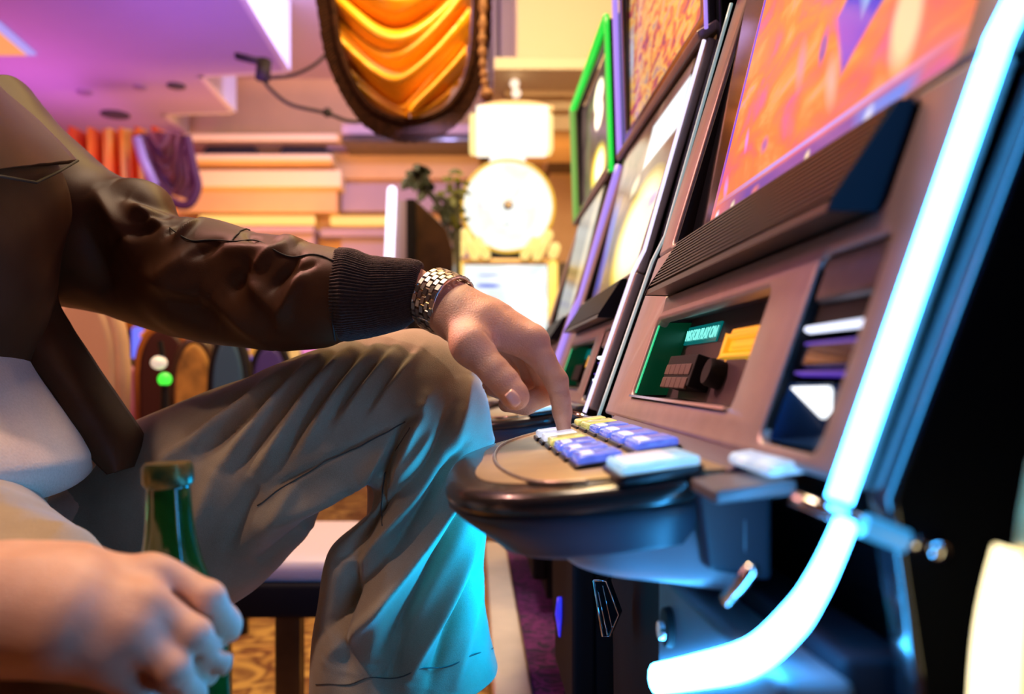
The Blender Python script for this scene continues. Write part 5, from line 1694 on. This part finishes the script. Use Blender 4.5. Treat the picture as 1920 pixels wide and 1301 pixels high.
# metal watch on the left wrist: rows of links, clasp edge, case on the far side
wa = obj('watch_band', MB().box((0, 0, 0), (1e-3, 1e-3, 1e-3)), M_steel, man)
bpy.data.objects.remove(wa)
wcn = Vector(hl(834, 569, .700))
wax = Vector((0.83, -0.42, -0.37)).normalized()
e1 = Vector((0, -1, 0))
e1 = (e1 - wax * e1.dot(wax)).normalized()
e2 = wax.cross(e1).normalized()
if e2.z < 0:
    e2 = -e2
ra, rb = 0.0385, 0.0268
lk = MB()
NL = 23
for i in range(NL):
    for k in range(5):
        off = 0.5 if k % 2 else 0.0
        am = 2 * PI * (i + off) / NL
        hw = 2 * PI / NL * 0.44

        def wp(a, w, r):
            return wcn + e1 * ((ra + r) * math.cos(a)) + e2 * ((rb + r) * math.sin(a)) + wax * w
        w0 = (-0.0112, -0.0067, -0.0023, 0.0024, 0.0068)[k]
        w1 = (-0.0071, -0.0027, 0.0020, 0.0064, 0.0112)[k]
        top = 0.0030 if k != 2 else 0.0034
        q = [wp(am - hw, w0, 0), wp(am + hw, w0, 0), wp(am + hw, w1, 0), wp(am - hw, w1, 0)]
        q2 = [wp(am - hw * .8, w0 + .0003, top), wp(am + hw * .8, w0 + .0003, top), wp(am + hw * .8, w1 - .0003, top), wp(am - hw * .8, w1 - .0003, top)]
        lk.add(q + q2, [(3, 2, 1, 0), (4, 5, 6, 7), (0, 1, 5, 4), (1, 2, 6, 5), (2, 3, 7, 6), (3, 0, 4, 7)])
wt_ = obj('wristwatch', lk, M_steel, man)
wt_['label'] = 'steel link watch'
cl = MB()
for s_ in (-0.0112, 0.0112):
    cl.tube([wcn + e1 * ((ra + .001) * math.cos(a)) + e2 * ((rb + .001) * math.sin(a)) + wax * s_ for a in [2 * PI * i / 60 for i in range(61)]], 0.0011, n=6, cap=False)
cl.tube([wcn + e1 * ((ra + .002) * math.cos(-0.85)) + e2 * ((rb + .002) * math.sin(-0.85)) + wax * w for w in (-0.011, 0.011)], 0.0016, n=8)
obj('clasp', cl, M_chrome, wt_, smooth=True)
wcb = MB()
wcc = wcn + e1 * ((ra) * math.cos(2.75)) + e2 * ((rb) * math.sin(2.75))
wn_ = (wcc - wcn).normalized()
wcb.tube([wcc - wn_ * 0.001, wcc + wn_ * 0.006, wcc + wn_ * 0.008], [0.0170, 0.0165, 0.0145], n=32)
obj('watch_case', wcb, M_steel, wt_, smooth=True, auto=0.5)

# green bottle in the right hand
bt = thing('beer_bottle', 'green glass bottle held in the hand at the lower left', 'bottle', P(332, 1420, 0.475))
bp0, bp1 = P(336, 1440, 0.475), P(314, 868, 0.475)
axb = bp1 - bp0
LB = axb.length
prof = [(0.0, 0.030), (0.02, 0.031), (0.42, 0.031), (0.50, 0.029), (0.60, 0.0225), (0.68, 0.0175), (0.78, 0.0142), (0.90, 0.0126), (0.925, 0.0126), (0.935, 0.0142), (0.985, 0.0140), (1.0, 0.0125)]
pp_ = cr([(a, b) for a, b in prof], 60)
obj('glass', MB().tube([bp0 + axb * float(a) for a, b in pp_], [float(b) for a, b in pp_], n=36), mat('green_glass', (0.010, 0.085, 0.012), rough=0.08, coat=0.5, trans=0.35), bt, smooth=True, auto=0.9)
obj('foil', MB().tube([bp0 + axb * t for t in (0.925, 0.94, 0.985, 1.001)], [0.0135, 0.0148, 0.0146, 0.0130], n=30), mat('bottle_foil', (0.02, 0.06, 0.025), rough=0.3, metal=0.4, col2=(0.18, 0.13, 0.02), vscale=70), bt, smooth=True, auto=0.6)

# the man's own stool: black cushion and dark wooden legs
sg_ = thing('bar_stool', 'stool under the seated man, black cushion on dark wooden legs', 'stool', (-0.50, 0.93, 0))
cu_ = MB()
plate(cu_, rr(-0.88, 0.62, -0.42, 1.08, 0.05), [], 0.040, 0.014, lambda a, b, h: Vector((a, b, CH - 0.325 + h)))
obj('seat', cu_, M_matte, sg_, smooth=True)
for x, y in ((-0.84, 0.66), (-0.46, 0.66), (-0.46, 1.04), (-0.84, 1.04)):
    obj('leg', MB().slab([(x - .02, y - .02, 0), (x + .02, y - .02, 0), (x + .02, y + .02, 0), (x - .02, y + .02, 0)], (0, 0, CH - 0.345)), M_wood, sg_, bevel=0.004)


# ------------------------------------------------------------------ camera, world, lamps
cam = bpy.data.cameras.new('camera')
co = bpy.data.objects.new('camera', cam)
C.objects.link(co)
co.location = (0, 0, CH)
co.rotation_euler = (PI / 2, 0, 0)
cam.sensor_width = 36
cam.lens = F / 1920 * 36
cam.shift_x = (960 - BX) / 1920
cam.shift_y = (BY - 650.5) / 1920
cam.clip_start = 0.02
cam.dof.use_dof = True
cam.dof.focus_distance = 0.75
cam.dof.aperture_fstop = 4.0
SC.camera = co

wd = bpy.data.worlds.new('world')
SC.world = wd
wd.use_nodes = True
wd.node_tree.nodes['Background'].inputs[0].default_value = (0.50, 0.36, 0.46, 1)
wd.node_tree.nodes['Background'].inputs[1].default_value = 0.018


def area(name, loc, target, col, watts, sx, sy=None):
    l = bpy.data.lights.new(name, 'AREA')
    l.color = col
    l.energy = watts
    l.shape = 'RECTANGLE'
    l.size = sx
    l.size_y = sy or sx
    o = bpy.data.objects.new(name, l)
    C.objects.link(o)
    o.location = loc
    d = Vector(target) - Vector(loc)
    o.rotation_euler = d.to_track_quat('-Z', 'Y').to_euler()
    return o


def spot(name, loc, target, col, watts, deg, blend=0.6, size=0.05):
    l = bpy.data.lights.new(name, 'SPOT')
    l.color = col
    l.energy = watts
    l.spot_size = math.radians(deg)
    l.spot_blend = blend
    l.shadow_soft_size = size
    o = bpy.data.objects.new(name, l)
    C.objects.link(o)
    o.location = loc
    o.rotation_euler = (Vector(target) - Vector(loc)).to_track_quat('-Z', 'Y').to_euler()
    return o


area('aisle_ceiling_lamp', (-0.45, 1.45, ZC - 0.02), (-0.4, 0.8, 0.8), (1.0, 0.74, 0.52), 40, 0.45)
spot('added_spot', (-0.70, 0.50, 2.9), (-0.06, 0.74, 0.86), (1.0, 0.76, 0.58), 80, 16)  # added warm spot on the pressing hand and knee, no fitting there
spot('added_spot', (-0.80, 0.12, 2.7), (-0.36, 0.50, 0.68), (1.0, 0.64, 0.50), 105, 22)  # added warm spot to brighten the bottle hand and near thigh
spot('added_spot', (-1.3, 1.5, 2.5), (0.17, 0.66, 0.83), (1.0, 0.46, 0.38), 250, 15)  # added pink spot to tint the nearest machine's lower face
area('pink_uplight', (-4.3, 4.6, 1.6), (-3.6, 6.2, ZC), (1.0, 0.20, 0.50), 16, 0.8).data.spread = 2.0
area('violet_uplight', (-1.5, 4.2, 1.7), (-2.0, 5.6, ZC), (0.40, 0.15, 1.0), 13, 0.8).data.spread = 1.9
area('aisle_side_fill', (-1.9, 1.25, 1.9), (0.2, 0.6, 0.85), (1.0, 0.42, 0.38), 20, 0.5)  # added pink fill from the left for the machine face
area('cornice_lamp', (-1.9, 6.7, 1.9), (-1.9, 7.8, 2.4), (1.0, 0.44, 0.08), 28, 1.6, 0.3)
area('cornice_lamp', (0.4, 5.9, 2.0), (0.3, 7.7, 2.5), (1.0, 0.48, 0.12), 14, 1.0, 0.3)
area('bulkhead_fill', (0.2, 3.3, 2.9), (0.55, 5.4, 3.2), (1.0, 0.84, 0.58), 46, 0.6)  # light added only to brighten the bulkhead
area('drape_fill', (-0.1, 2.25, 3.0), (-0.22, 2.65, 2.0), (1.0, 0.70, 0.28), 38, 0.25)  # added light grazing the orange drape to bring out its folds
area('drape_front_fill', (0.1, 1.75, 2.7), (-0.24, 2.65, 1.95), (1.0, 0.55, 0.16), 14, 0.3)  # extra warm light added in front of the orange drape
area('violet_uplight', (-3.7, 6.4, 1.9), (-3.5, 6.6, ZC), (0.85, 0.20, 0.95), 6, 0.8).data.spread = 2.0
area('fascia_fill', (-0.3, 5.4, 3.35), (-2.2, 6.7, 3.5), (0.48, 0.44, 1.0), 56, 0.3)  # violet-white light added for the soffit's fascia, not a fitting
area('underdeck_light', (0.115, 0.80, CH - 0.19), (-0.25, 0.83, CH - 0.20), (0.0, 0.39, 1.0), 2.2, 0.12, 0.05)
area('underdeck_light', (0.085, 0.50, CH - 0.20), (-0.30, 0.85, CH - 0.30), (0.02, 0.40, 1.0), 0.2, 0.10, 0.05)  # weak cyan-blue fill added for the trousers, no lamp of its own

vs = SC.view_settings
vs.view_transform = 'Standard'
vs.look = 'None'
vs.exposure = 0.0
vs.gamma = 1.0
vs.use_curve_mapping = False
SC.cycles.max_bounces = 6
SC.cycles.sample_clamp_indirect = 6
